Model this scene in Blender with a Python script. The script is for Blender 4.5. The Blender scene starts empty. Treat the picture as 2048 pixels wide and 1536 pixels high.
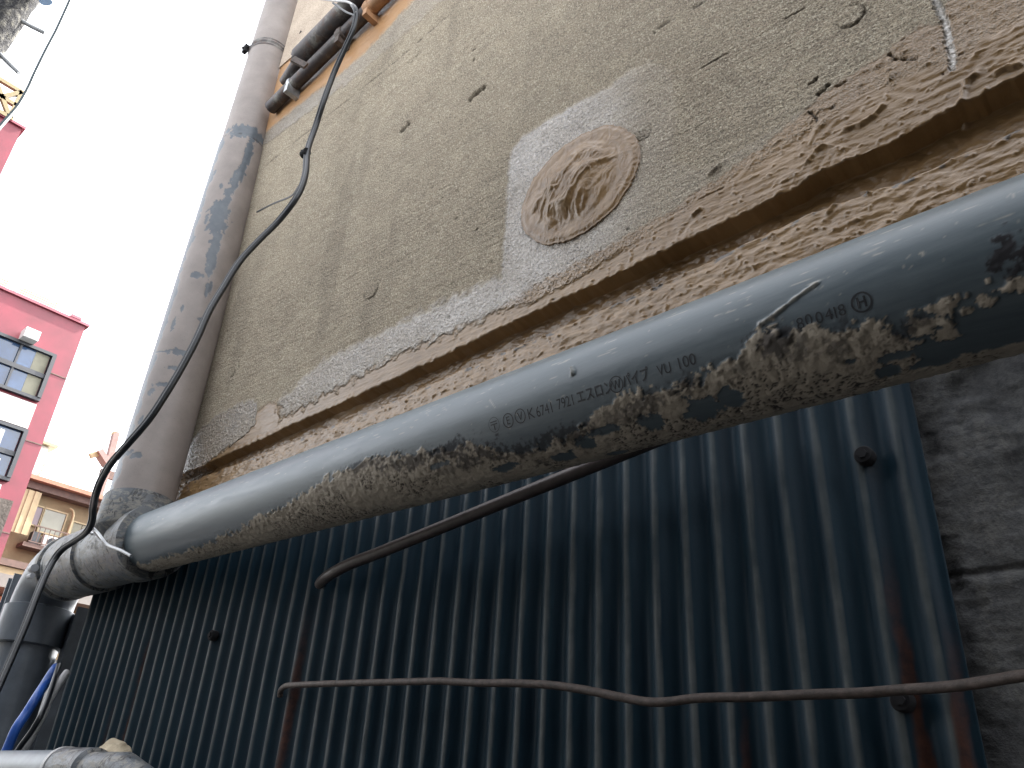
import bpy, bmesh, math, random
import numpy as np
from mathutils import Vector, Matrix
random.seed(4)
rng = np.random.default_rng(7)
S = bpy.context.scene
COL = S.collection
H = 1.6                      # height of the camera above the alley floor (m)

# ------------------------------------------------------------------ camera
# rows of R3: world X (along the wall), Y (into the wall), Z (up) in camera axes
F = 1600.0
Xc = np.array([0.7545915, 0.27333093, 0.59655835])
Yc = np.array([0.65377601, -0.39114505, -0.64775186])
Zc = np.array([0.05629023, 0.87880359, -0.47385194])
cam_d = bpy.data.cameras.new('camera')
cam_d.sensor_width = 36.0
cam_d.lens = F / 2048 * 36.0
cam_d.clip_start = 0.02
cam_d.clip_end = 2000
cam = bpy.data.objects.new('camera', cam_d)
COL.objects.link(cam)
M = Matrix([list(Xc) + [0], list(Yc) + [0], list(Zc) + [H], [0, 0, 0, 1]])
cam.matrix_world = M
S.camera = cam

# ------------------------------------------------------------------ sky, sun, exposure
SUN_EL, SUN_AZ = math.radians(48), math.radians(13)      # azimuth measured from +Y towards +X
w = bpy.data.worlds.new('World')
S.world = w
w.use_nodes = True
nt = w.node_tree
sky = nt.nodes.new('ShaderNodeTexSky')
sky.sky_type = 'NISHITA'
sky.sun_disc = False
sky.sun_elevation = SUN_EL
sky.sun_rotation = SUN_AZ
sky.air_density = 1.0
sky.dust_density = 3.0
sky.ozone_density = 1.0
bg = nt.nodes['Background']
bg.inputs['Strength'].default_value = 0.15
# thin white haze over the whole sky: most of the blue washed out, evenly in every direction
bw = nt.nodes.new('ShaderNodeRGBToBW'); mx = nt.nodes.new('ShaderNodeMix'); mx.data_type = 'RGBA'
mx.inputs[0].default_value = 0.90
nt.links.new(sky.outputs[0], bw.inputs[0]); nt.links.new(sky.outputs[0], mx.inputs[6]); nt.links.new(bw.outputs[0], mx.inputs[7])
nt.links.new(mx.outputs[2], bg.inputs[0])
sun_d = bpy.data.lights.new('sun', 'SUN')
sun_d.energy = 2.0
sun_d.angle = math.radians(0.5)
sun_d.color = (1.0, 0.95, 0.86)
sun = bpy.data.objects.new('sun', sun_d)
COL.objects.link(sun)
sdir = Vector((math.sin(SUN_AZ) * math.cos(SUN_EL), math.cos(SUN_AZ) * math.cos(SUN_EL), math.sin(SUN_EL)))
sun.rotation_euler = sdir.to_track_quat('Z', 'Y').to_euler()
sun.location = (0, 0, 30)
vs = S.view_settings
vs.view_transform = 'Standard'
vs.look = 'None'
vs.gamma = 1.0
vs.use_curve_mapping = False
vs.exposure = 3.5
S.cycles.max_bounces = 6

# ------------------------------------------------------------------ geometry helpers
def ray(px, py):
    r = np.array([px - 1024, -(py - 768), -F], float)
    r /= np.linalg.norm(r)
    return np.array([r @ Xc, r @ Yc, r @ Zc])
def onY(px, py, D):
    r = ray(px, py)
    return r * (D / r[1])
def onX(px, py, D):
    r = ray(px, py)
    return r * (D / r[0])
def UP(p):
    return (p[0], p[1], p[2] + H)

def tag(o, label=None, cat=None, group=None, kind=None):
    if label: o['label'] = label
    if cat: o['category'] = cat
    if group: o['group'] = group
    if kind: o['kind'] = kind
    return o
def empty(name, loc, label, cat, group=None):
    o = bpy.data.objects.new(name, None)
    o.empty_display_size = 0.05
    COL.objects.link(o)
    o.location = loc
    return tag(o, label, cat, group)
def origin_of(o):
    v = Vector((0, 0, 0))
    while o is not None:
        v += o.location
        o = o.parent
    return v
def mesh_obj(name, V, Fc, mat, parent=None, smooth=False, attrs=None):
    """V in world metres; the vertices are stored relative to the parent"""
    V = np.asarray(V, np.float64).reshape(-1, 3)
    if parent is not None:
        V = V - np.array(origin_of(parent))
    me = bpy.data.meshes.new(name)
    if isinstance(Fc, np.ndarray) and Fc.ndim == 2:
        n = len(V); m, k = Fc.shape
        me.vertices.add(n)
        me.vertices.foreach_set('co', V.astype(np.float32).ravel())
        me.loops.add(m * k)
        me.loops.foreach_set('vertex_index', Fc.astype(np.int32).ravel())
        me.polygons.add(m)
        me.polygons.foreach_set('loop_start', np.arange(0, m * k, k, dtype=np.int32))
        me.polygons.foreach_set('loop_total', np.full(m, k, np.int32))
        me.update(calc_edges=True)
    else:
        me.from_pydata([tuple(v) for v in V], [], [tuple(int(i) for i in f) for f in Fc])
        me.update()
    if attrs:
        for k_, a in attrs.items():
            at = me.attributes.new(k_, 'FLOAT', 'POINT')
            at.data.foreach_set('value', np.asarray(a, np.float32).ravel())
    if smooth:
        me.polygons.foreach_set('use_smooth', np.ones(len(me.polygons), bool))
    me.materials.append(mat)
    o = bpy.data.objects.new(name, me)
    COL.objects.link(o)
    if parent is not None:
        o.parent = parent
    return o
def grid_faces(nr, nc, wrap=False):
    r = np.arange(nr - 1)[:, None]
    c = np.arange(nc if wrap else nc - 1)[None, :]
    c1 = (c + 1) % nc
    a = r * nc + c; b = r * nc + c1; d = (r + 1) * nc + c1; e = (r + 1) * nc + c
    return np.stack([a + 0 * b, b, d, e], -1).reshape(-1, 4)

class MB:
    def __init__(s): s.V = []; s.F = []
    def box(s, x0, x1, y0, y1, z0, z1):
        n = len(s.V)
        s.V += [(x, y, z) for z in (z0, z1) for y in (y0, y1) for x in (x0, x1)]
        for f in ((0, 2, 3, 1), (4, 5, 7, 6), (0, 1, 5, 4), (2, 6, 7, 3), (0, 4, 6, 2), (1, 3, 7, 5)):
            s.F.append([n + i for i in f])
        return s
    def bar(s, p, q, wd, dp=None, upv=(0, 0, 1)):
        dp = dp or wd
        p = np.array(p, float); q = np.array(q, float)
        t = q - p; t /= np.linalg.norm(t)
        u = np.array(upv, float)
        if abs(t @ u) > .95: u = np.array([0, 1., 0])
        a = np.cross(t, u); a /= np.linalg.norm(a); b = np.cross(a, t)
        n = len(s.V)
        for c in (p, q):
            for i, j in ((-1, -1), (1, -1), (1, 1), (-1, 1)):
                s.V.append(tuple(c + a * i * wd / 2 + b * j * dp / 2))
        for f in ((0, 1, 2, 3), (7, 6, 5, 4), (0, 4, 5, 1), (1, 5, 6, 2), (2, 6, 7, 3), (3, 7, 4, 0)):
            s.F.append([n + i for i in f])
        return s
    def tube(s, pts, r, seg=12, cap=True):
        pts = np.array(pts, float)
        r = np.broadcast_to(np.asarray(r, float), (len(pts),))
        T = np.gradient(pts, axis=0); T /= np.linalg.norm(T, axis=1)[:, None]
        a = np.cross(T[0], [0, 0, 1.]) if abs(T[0][2]) < .9 else np.cross(T[0], [0, 1., 0])
        a /= np.linalg.norm(a)
        n0 = len(s.V)
        for i, p in enumerate(pts):
            a = a - T[i] * (a @ T[i]); a /= np.linalg.norm(a)
            b = np.cross(T[i], a)
            for k in range(seg):
                th = 2 * math.pi * k / seg
                s.V.append(tuple(p + r[i] * (a * math.cos(th) + b * math.sin(th))))
        for i in range(len(pts) - 1):
            for k in range(seg):
                k1 = (k + 1) % seg
                s.F.append([n0 + i * seg + k, n0 + i * seg + k1, n0 + (i + 1) * seg + k1, n0 + (i + 1) * seg + k])
        if cap:
            s.F.append([n0 + k for k in range(seg)][::-1])
            s.F.append([n0 + (len(pts) - 1) * seg + k for k in range(seg)])
        return s
    def build(s, name, mat, parent=None, smooth=False, lift=True):
        V = np.array(s.V, float)
        if lift: V[:, 2] += H
        o = mesh_obj(name, V, s.F, mat, parent, smooth)
        if smooth:
            for e in o.data.edges: pass
            try: o.data.set_sharp_from_angle(angle=math.radians(40))
            except Exception: pass
        return o
def spline(pts, n=8):
    P = [np.array(p, float) for p in pts]
    P = [2 * P[0] - P[1]] + P + [2 * P[-1] - P[-2]]
    out = []
    for i in range(1, len(P) - 2):
        for k in range(n):
            t = k / n
            out.append(.5 * ((2 * P[i]) + (P[i + 1] - P[i - 1]) * t + (2 * P[i - 1] - 5 * P[i] + 4 * P[i + 1] - P[i + 2]) * t * t + (3 * P[i] - P[i - 1] - 3 * P[i + 1] + P[i + 2]) * t ** 3))
    out.append(P[-2])
    return out

# ------------------------------------------------------------------ noise on arrays
def pn(x, y, seed=0):
    r = np.random.default_rng(seed + 100)
    ang = r.random((256, 256)) * 2 * np.pi
    gx, gy = np.cos(ang), np.sin(ang)
    xi = np.floor(x).astype(int); yi = np.floor(y).astype(int)
    xf = x - xi; yf = y - yi
    u = xf ** 3 * (xf * (xf * 6 - 15) + 10); v = yf ** 3 * (yf * (yf * 6 - 15) + 10)
    def g(i, j):
        a = (xi + i) & 255; b = (yi + j) & 255
        return gx[a, b] * (xf - i) + gy[a, b] * (yf - j)
    return ((g(0, 0) * (1 - u) + g(1, 0) * u) * (1 - v) + (g(0, 1) * (1 - u) + g(1, 1) * u) * v) * 1.5
def fbm(x, y, oct=4, seed=0, gain=.5):
    s = 0; a = 1
    for i in range(oct):
        s = s + a * pn(x * 2 ** i, y * 2 ** i, seed + i); a *= gain
    return s
def ridged(x, y, oct=3, seed=0):
    s = 0; a = 1
    for i in range(oct):
        s = s + a * (1 - np.abs(pn(x * 2 ** i, y * 2 ** i, seed + i)) * 2.2); a *= .5
    return s / 1.75
def sstep(a, b, x):
    t = np.clip((x - a) / (b - a), 0, 1)
    return t * t * (3 - 2 * t)
def poly_sd(P, x, z):
    """signed distance to a polygon, negative inside"""
    P = np.array(P, float)
    d = np.full(x.shape, 1e9); inside = np.zeros(x.shape, bool)
    n = len(P)
    for i in range(n):
        a = P[i]; b = P[(i + 1) % n]
        e = b - a
        wx = x - a[0]; wz = z - a[1]
        t = np.clip((wx * e[0] + wz * e[1]) / (e @ e), 0, 1)
        d = np.minimum(d, np.hypot(wx - e[0] * t, wz - e[1] * t))
        c = ((a[1] > z) != (b[1] > z))
        with np.errstate(divide='ignore', invalid='ignore'):
            xx = (b[0] - a[0]) * (z - a[1]) / (b[1] - a[1] + 1e-12) + a[0]
        inside ^= c & (x < xx)
    return np.where(inside, -d, d)
def seg_d(x, z, pts):
    d = np.full(x.shape, 1e9)
    for a, b in zip(pts[:-1], pts[1:]):
        a = np.array(a); b = np.array(b); e = b - a
        t = np.clip(((x - a[0]) * e[0] + (z - a[1]) * e[1]) / (e @ e), 0, 1)
        d = np.minimum(d, np.hypot(x - a[0] - e[0] * t, z - a[1] - e[1] * t))
    return d

# ------------------------------------------------------------------ materials
def srgb(r, g, b):
    return tuple(((c / 255) / 12.92 if c / 255 < .04045 else ((c / 255 + .055) / 1.055) ** 2.4) for c in (r, g, b)) + (1,)
class NT:
    def __init__(s, name):
        s.m = bpy.data.materials.new(name); s.m.use_nodes = True
        s.t = s.m.node_tree; s.n = s.t.nodes; s.l = s.t.links
        s.b = s.n['Principled BSDF']
        s.co = s.n.new('ShaderNodeTexCoord').outputs['Object']
    def link(s, a, b): s.l.new(a, b)
    def map(s, sc, rot=(0, 0, 0)):
        m = s.n.new('ShaderNodeMapping'); m.inputs['Scale'].default_value = sc; m.inputs['Rotation'].default_value = rot
        s.link(s.co, m.inputs[0]); return m.outputs[0]
    def noise(s, scale, detail=4, rough=.55, vec=None, out=0, dist=0):
        k = s.n.new('ShaderNodeTexNoise'); k.inputs['Scale'].default_value = scale; k.inputs['Detail'].default_value = detail
        k.inputs['Roughness'].default_value = rough; k.inputs['Distortion'].default_value = dist
        s.link(vec if vec is not None else s.co, k.inputs['Vector']); return k.outputs[out]
    def voro(s, scale, feat='F1', vec=None):
        k = s.n.new('ShaderNodeTexVoronoi'); k.feature = feat; k.inputs['Scale'].default_value = scale
        s.link(vec if vec is not None else s.co, k.inputs['Vector']); return k.outputs['Distance']
    def ramp(s, f, stops):
        r = s.n.new('ShaderNodeValToRGB'); e = r.color_ramp.elements
        while len(e) < len(stops): e.new(.5)
        for el, (p, c) in zip(e, stops):
            el.position = p
            el.color = c if isinstance(c, tuple) else (c, c, c, 1)
        s.link(f, r.inputs[0]); return r.outputs[0]
    def mix(s, f, a, b, mode='MIX'):
        k = s.n.new('ShaderNodeMix'); k.data_type = 'RGBA'; k.blend_type = mode
        for v, i in ((f, 0), (a, 6), (b, 7)):
            if isinstance(v, (int, float)):
                if i == 0: k.inputs[0].default_value = v
                else: k.inputs[i].default_value = (v, v, v, 1)
            elif isinstance(v, tuple): k.inputs[i].default_value = v
            else: s.link(v, k.inputs[i])
        return k.outputs[2]
    def math(s, op, a, b=0.0, c=None):
        k = s.n.new('ShaderNodeMath'); k.operation = op
        for i, v in enumerate((a, b) if c is None else (a, b, c)):
            if isinstance(v, (int, float)): k.inputs[i].default_value = v
            else: s.link(v, k.inputs[i])
        return k.outputs[0]
    def attr(s, name):
        k = s.n.new('ShaderNodeAttribute'); k.attribute_name = name; return k.outputs['Fac']
    def bump(s, h, dist, strength=1.0, normal=None):
        k = s.n.new('ShaderNodeBump'); k.inputs['Distance'].default_value = dist; k.inputs['Strength'].default_value = strength
        s.link(h, k.inputs['Height'])
        if normal is not None: s.link(normal, k.inputs['Normal'])
        return k.outputs[0]
    def set(s, color=None, rough=None, metal=None, normal=None, spec=None):
        for v, nm in ((color, 'Base Color'), (rough, 'Roughness'), (metal, 'Metallic'), (normal, 'Normal'), (spec, 'Specular IOR Level')):
            if v is None: continue
            if isinstance(v, (int, float, tuple)): s.b.inputs[nm].default_value = v
            else: s.link(v, s.b.inputs[nm])
        return s.m

def simple(name, col, rough=.6, var=.25, scale=30, bump=.0, bscale=200, metal=0.0, spec=.5):
    k = NT(name)
    f = k.noise(scale, 5, .6)
    lo = tuple(c * (1 - var) for c in col[:3]) + (1,); hi = tuple(min(1, c * (1 + var)) for c in col[:3]) + (1,)
    c = k.ramp(f, [(.3, lo), (.7, hi)])
    nrm = k.bump(k.noise(bscale, 4, .6), bump) if bump else None
    return k.set(c, rough, metal, nrm, spec)

def mat_wall():
    k = NT('painted_concrete')
    coat, wet, stain_shade, ochre, white = (k.attr(a) for a in ('coat', 'wet', 'stain_shade', 'ochre', 'white'))
    hs = k.map((14, 14, 90))                     # horizontal trowel streaks
    streak = k.noise(1.0, 5, .65, hs)
    big = k.noise(3.2, 5, .6)
    med = k.noise(26, 5, .65)
    fine = k.noise(420, 3, .7)
    c1 = k.mix(k.ramp(big, [(.3, 0.0), (.7, 1.0)]), (.365, .298, .220, 1), (.475, .395, .292, 1))
    c1 = k.mix(k.ramp(streak, [(.35, 0.0), (.65, .55)]), c1, (.56, .485, .36, 1))
    c1 = k.mix(k.ramp(med, [(.30, .35), (.62, 0.0)]), c1, (.20, .175, .14, 1))
    c1 = k.mix(k.ramp(fine, [(.36, .75), (.53, 0.0)]), c1, (.075, .066, .052, 1))
    c1 = k.mix(k.ramp(k.noise(260, 3, .65), [(.36, .5), (.47, 0.0)]), c1, (.14, .115, .085, 1))
    c1 = k.mix(k.ramp(k.noise(330, 2, .6), [(.54, 0.0), (.66, .8)]), c1, (.66, .60, .47, 1))
    # damp primed zone: paler and lilac-grey
    cw = k.mix(k.ramp(fine, [(.36, .6), (.55, 0.0)]), (.48, .39, .30, 1), (.17, .14, .11, 1))
    c = k.mix(k.math('MULTIPLY', wet, .48), c1, cw)
    # tan waterproof coating
    cn = k.noise(9, 5, .6)
    cc = k.ramp(cn, [(.3, (.170, .101, .043, 1)), (.7, (.262, .167, .080, 1))])
    cc = k.mix(ochre, cc, k.ramp(cn, [(.3, (.34, .185, .085, 1)), (.7, (.46, .27, .135, 1))]))
    c = k.mix(coat, c, cc)
    c = k.mix(stain_shade, c, (.045, .04, .037, 1))  # real streaks, plus painted shade in gouges and rings
    c = k.mix(white, c, (.75, .72, .68, 1))
    dry = k.math('SUBTRACT', 1.0, coat)
    # relief
    g = k.math('ADD', k.math('MULTIPLY', fine, .8), k.math('MULTIPLY', k.noise(210, 4, .65), .9))
    g = k.math('ADD', g, k.math('MULTIPLY', k.noise(1.0, 4, .6, k.map((60, 60, 420))), .5))
    n1 = k.bump(k.math('MULTIPLY', k.math('MULTIPLY', g, k.math('MULTIPLY_ADD', coat, -.93, 1.0)), k.math('MULTIPLY_ADD', wet, .3, 1.0)), .0034)
    n1 = k.bump(k.math('MULTIPLY', k.noise(150, 2, .6), wet), .0085, 1.0, n1)
    n2 = k.bump(k.math('MULTIPLY', k.noise(1.0, 4, .55, k.map((60, 60, 150)), dist=.6), coat), .0009, 1.0, n1)
    r = k.math('MULTIPLY_ADD', wet, -.64, .9)
    r = k.mix(coat, r, k.ramp(k.noise(14, 3), [(.35, .30), (.65, .45)]))
    k.link(k.math('MAXIMUM', k.math('MULTIPLY', wet, k.ramp(k.noise(11, 4), [(.36, .45), (.62, 1.0)])), k.math('MULTIPLY', coat, .4)), k.b.inputs['Coat Weight']); k.b.inputs['Coat Roughness'].default_value = .12; k.b.inputs['Coat IOR'].default_value = 1.8
    k.link(n2, k.b.inputs['Coat Normal'])
    return k.set(c, r, None, n2, k.mix(coat, k.mix(wet, .35, 1.0), .12))

def mat_mound():
    k = NT('wet_mortar')
    c = k.ramp(k.noise(30, 5, .6), [(.3, (.155, .090, .038, 1)), (.7, (.240, .150, .070, 1))])
    n = k.bump(k.noise(1.0, 4, .55, k.map((60, 60, 38), (0, .5, 0)), dist=1.2), .0028)
    k.b.inputs['Coat Weight'].default_value = .5; k.b.inputs['Coat IOR'].default_value = 1.6; k.b.inputs['Coat Roughness'].default_value = .09; k.link(n, k.b.inputs['Coat Normal'])
    return k.set(c, k.ramp(k.noise(40, 3), [(.35, .38), (.65, .5)]), None, n, .12)

def mat_pvc():
    k = NT('grey_pvc')
    paint, mold, dirt = k.attr('paint'), k.attr('mold'), k.attr('dirt')
    ax = k.map((5, 160, 160))
    line = k.noise(1.0, 5, .7, ax)
    base = k.ramp(line, [(.3, (.082, .110, .130, 1)), (.7, (.125, .158, .178, 1))])
    pc = k.ramp(k.noise(60, 5, .65), [(.3, (.36, .31, .245, 1)), (.7, (.50, .44, .355, 1))])
    c = k.mix(paint, base, pc)
    c = k.mix(dirt, c, (.40, .38, .33, 1))
    c = k.mix(mold, c, (.022, .020, .024, 1))
    n = k.bump(k.math('ADD', k.math('MULTIPLY', k.noise(350, 3), k.math('MULTIPLY_ADD', paint, .9, .05)), k.math('MULTIPLY', line, .12)), .0006)
    r = k.mix(paint, k.ramp(line, [(.35, .30), (.65, .45)]), .75)
    r = k.mix(mold, r, .9)
    return k.set(c, r, None, n, .5)

def mat_down():
    k = NT('painted_downpipe')
    chip, rim = k.attr('chip'), k.attr('rim')
    f = k.noise(14, 5, .6)
    p = k.ramp(f, [(.3, (.185, .158, .145, 1)), (.7, (.26, .225, .205, 1))])
    p = k.mix(k.ramp(k.noise(500, 2), [(.62, 0.0), (.7, .4)]), p, (.08, .08, .08, 1))
    b = k.ramp(k.noise(50, 4), [(.3, (.065, .078, .095, 1)), (.7, (.10, .115, .13, 1))])
    c = k.mix(chip, p, b)
    c = k.mix(rim, c, (.02, .02, .022, 1))
    n = k.bump(k.noise(260, 3), .0002)
    return k.set(c, k.mix(chip, .5, .35), None, n, .45)

def mat_sheet():
    k = NT('blue_corrugated_steel')
    rust, crest_sheen = k.attr('rust'), k.attr('crest_sheen')
    v = k.noise(1.0, 5, .65, k.map((60, 60, 6)))
    c = k.ramp(v, [(.3, (.002, .013, .024, 1)), (.7, (.005, .023, .037, 1))])
    c = k.mix(crest_sheen, c, k.ramp(k.noise(40, 4), [(.3, (.046, .057, .060, 1)), (.7, (.092, .102, .102, 1))]))  # painted highlight on the ridge tops
    rc = k.ramp(k.noise(70, 5, .7), [(.3, (.022, .010, .009, 1)), (.7, (.10, .036, .018, 1))])
    c = k.mix(rust, c, rc)
    n = k.bump(k.noise(300, 3), .0002)
    return k.set(c, k.mix(rust, k.ramp(v, [(.3, .46), (.7, .62)]), .85), None, n, .2)

def mat_base():
    k = NT('stained_concrete')
    a = k.noise(1.0, 6, .7, k.map((22, 22, 10)))
    c = k.ramp(a, [(.32, (.062, .064, .068, 1)), (.5, (.092, .093, .092, 1)), (.7, (.125, .122, .112, 1))])
    c = k.mix(k.ramp(k.noise(180, 5, .75), [(.4, .7), (.55, 0.0)]), c, (.05, .05, .055, 1))
    n = k.bump(k.math('ADD', k.noise(160, 5, .7), k.noise(30, 4)), .0015)
    return k.set(c, .85, None, n, .3)

def mat_stucco():
    k = NT('beige_stucco')
    c = k.ramp(k.noise(12, 5), [(.3, (.42, .34, .27, 1)), (.7, (.55, .46, .37, 1))])
    c = k.mix(k.ramp(k.noise(200, 3, .7), [(.36, .6), (.5, 0.0)]), c, (.2, .16, .12, 1))
    return k.set(c, .9, None, k.bump(k.noise(160, 4, .7), .004), .3)

def mat_rust_pipe():
    k = NT('weathered_galvanised_steel')
    c = k.ramp(k.noise(17, 6, .68), [(.38, (.040, .034, .038, 1)), (.55, (.075, .066, .066, 1)), (.66, (.20, .195, .18, 1))])
    c = k.mix(k.ramp(k.noise(45, 5, .7), [(.52, 0.0), (.62, .7)]), c, (.09, .05, .035, 1))
    return k.set(c, .55, .1, k.bump(k.noise(200, 4), .0006), .5)

def mat_glass():
    k = NT('window_glass')
    c = k.ramp(k.noise(1.1, 3), [(.35, (.012, .028, .07, 1)), (.7, (.035, .07, .14, 1))])
    return k.set(c, .08, None, None, .8)

WALL = mat_wall(); MOUND = mat_mound(); PVC = mat_pvc(); DOWN = mat_down(); SHEET = mat_sheet(); BASE = mat_base(); STUCCO = mat_stucco()
GALV = mat_rust_pipe(); GLASS = mat_glass()
RUST = simple('rusty_iron', (.075, .056, .048), .6, .45, 120, .0006, 400)
CABLE = simple('black_cable_sheath', (.010, .012, .016), .38, .2, 60)
INK = simple('faded_black_ink', (.018, .02, .026), .6, .3, 200)
def mat_fit():
    k = NT('smeared_dark_pvc')
    base = k.ramp(k.noise(30, 5, .6), [(.3, (.070, .080, .092, 1)), (.7, (.125, .138, .150, 1))])
    sm = k.ramp(k.noise(1.0, 6, .7, k.map((34, 34, 80), (0, .5, 0)), dist=1.0), [(.47, 0.0), (.56, .8)])
    c = k.mix(sm, base, (.27, .255, .225, 1))
    c = k.mix(k.ramp(k.noise(1.0, 6, .7, k.map((40, 40, 26)), dist=1.5), [(.53, 0.0), (.60, .9)]), c, (.02, .02, .022, 1))
    return k.set(c, k.mix(sm, .36, .7), None, k.bump(k.noise(140, 5, .7), .0010), .5)
FIT = mat_fit()
FITD = simple('dark_pvc', (.080, .094, .112), .36, .25, 18, .0003, 160)
WIRE = simple('galvanised_wire', (.35, .36, .37), .35, .2, 80, 0, 1, .6)
REDP = simple('red_panel', (.120, .008, .020), .45, .20, 2.2)
REDT = simple('pale_red_trim', (.20, .04, .06), .5, .1, 2)
WHITE = simple('white_panel', (.55, .55, .53), .6, .06, 2)
FRAME = simple('grey_window_frame', (.014, .016, .022), .5, .1, 3)
CURT = simple('cream_blind', (.15, .145, .11), .8, .15, 6)
TAN = simple('ochre_render', (.15, .108, .058), .8, .18, 2.5, .004, 40)
BROWN = simple('brown_timber', (.075, .042, .032), .7, .3, 8)
CREAM = simple('cream_sheet', (.26, .20, .11), .6, .12, 5)
LATT = simple('cream_steel', (.16, .12, .055), .5, .15, 6)
ASPH = simple('asphalt', (.035, .035, .036), .9, .3, 3, .004, 120)
GREYW = simple('grey_rendered_wall', (.09, .09, .088), .9, .2, 2.5, .003, 120)
def mat_bark():
    k = NT('mottled_rough_pole')
    c = k.ramp(k.noise(14, 4, .7, k.map((1.6, 1.6, 1))), [(.42, (.004, .004, .006, 1)), (.55, (.028, .027, .026, 1)), (.68, (.10, .095, .08, 1))])
    return k.set(c, .9, None, k.bump(k.noise(16, 5, .7), .05), .3)
BARK = mat_bark()
WOOD = simple('weathered_timber', (.09, .075, .068), .8, .5, 14, .003, 60)
BLUE = simple('blue_hose', (.02, .09, .38), .35, .2, 20)
PALE = simple('pale_grey_hose', (.42, .42, .42), .5, .1, 20)
CEMENT = simple('cement_lump', (.50, .42, .30), .9, .25, 40, .004, 120)
STEEL = simple('pale_galvanised_channel', (.30, .31, .33), .45, .2, 30, .0003, 200)

# ------------------------------------------------------------------ ground
tag(MB().box(-400, 400, -400, 400, -1.8 - H + .2, -H).build('ground', ASPH), kind='structure')

# ------------------------------------------------------------------ the building with the repaired joint
DW = .74
bld = empty('concrete_building', (-.6, 3.0, 0), 'rough grey concrete building wall with tan sealed joint and round mortar patch', 'building')

def plane_pts(L):
    return np.array([onY(a, b, DW)[[0, 2]] for a, b in L])
def zline(L, x, slope_ext=0):
    P = plane_pts(L); P = P[np.argsort(P[:, 0])]
    return np.interp(x, P[:, 0], P[:, 1])

XL, XR = -1.72, .34
# columns: denser where the wall is near
u = np.linspace(0, 1, 1060)
xs = XR - (XR - XL) * (1 - np.power(1 - u, .82)); xs = xs[::-1]
xs = np.interp(np.linspace(0, 1, 1060), np.linspace(0, 1, 1060), np.sort(xs))
G1 = [(405, 933), (600, 843), (800, 753), (1000, 657), (1207, 560), (1400, 468), (1590, 378), (1640, 345), (1789, 282), (1900, 222), (2048, 150)]
G2 = [(460, 935), (620, 872), (800, 799), (900, 753), (1100, 668), (1292, 586), (1504, 486), (1620, 430), (1720, 397), (1850, 348), (1950, 302), (2048, 259)]
z1 = zline(G1, xs); z2 = zline(G2, xs) - .001
z1 = z1 + .0016 * fbm(xs * 55, xs * 0 + 3.3, 4, 11) + .003 * np.clip(ridged(xs * 70, xs * 0 + 1.3, 2, 5) - .78, 0, 1) * 4 * -.25
z2 = z2 + .0022 * fbm(xs * 26, xs * 0 + 9.1, 4, 21)
dep = np.interp(xs, [-1.7, -.9, -.2, .3], [.019, .021, .027, .032])
nl, nt_, nb, ns = 120, 10, 34, 26
nw1, nw2 = 300, 210
ZB, ZM, ZT = .455, 1.02, 1.965
rows_z = []; rows_y = []; rows_k = []
for i in range(nl):
    t = i / (nl - 1)
    rows_z.append(ZB + (z2 - ZB) * t); rows_y.append(DW - .004 + 0 * xs - .003 * math.sin(t * math.pi)); rows_k.append(0)
for i in range(1, nt_ + 1):
    t = i / nt_
    rows_z.append(z2 + .004 * t); rows_y.append(DW - .004 + (dep + .004) * t); rows_k.append(1)
for i in range(1, nb + 1):
    t = i / nb
    a = z2 + .004; b = np.maximum(z1 - .004, z2 + .006)
    rows_z.append(a + (b - a) * t); rows_y.append(DW + dep); rows_k.append(2)
for i in range(1, ns + 1):
    t = i / ns
    b = np.maximum(z1 - .004, z2 + .006)
    rows_z.append(b + (z1 - b) * t); rows_y.append(DW + dep * (1 - t)); rows_k.append(3)
for i in range(1, nw1 + 1):
    t = i / nw1
    rows_z.append(z1 + (ZM - z1) * t); rows_y.append(DW + 0 * xs); rows_k.append(4)
for i in range(1, nw2 + 1):
    t = i / nw2
    rows_z.append(ZM + (ZT - ZM) * t + 0 * xs); rows_y.append(DW + 0 * xs); rows_k.append(4)
Zg = np.array(rows_z); Yg = np.array(rows_y); Kg = np.array(rows_k)[:, None] + 0 * Zg; Xg = np.broadcast_to(xs, Zg.shape).copy()

# where the coating ends above the joint (ragged brushed edge)
C1 = [(370, 905), (400, 895), (470, 870), (508, 835), (535, 805), (566, 812), (620, 795), (700, 752), (800, 702), (900, 655), (985, 618), (1060, 585), (1150, 540), (1250, 490), (1330, 440), (1400, 392), (1480, 345), (1540, 305), (1610, 258), (1670, 215), (1700, 195), (1760, 172), (1850, 140), (1910, 130), (2048, 20)]
C2 = [(370, 905), (508, 835), (535, 805), (566, 812), (985, 618), (1330, 430), (1400, 380), (1480, 328), (1540, 285), (1600, 235), (1640, 195), (1700, 150), (1760, 118), (1800, 85), (1840, 55), (1880, 52), (1895, 0), (2048, -120)]
zc1 = zline(C1, Xg); zc2 = zline(C2, Xg)
edge_n = .010 * fbm(Xg * 30, Zg * 30, 4, 31) + .006 * fbm(Xg * 140, Zg * 140, 3, 33)
thick = 1 - sstep(-.010, .014, Zg - zc1 + edge_n)
thin = 1 - sstep(-.003, .005, Zg - zc2 + edge_n * .5)
speck = sstep(.0, .35, fbm(Xg * 260, Zg * 260, 2, 41) + .25)
coat = np.clip(np.maximum(thick, thin * (.72 + .28 * speck)), 0, 1)
coat[Kg < 4] = 1
below = Zg < z1[None, :] - .0001
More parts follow.
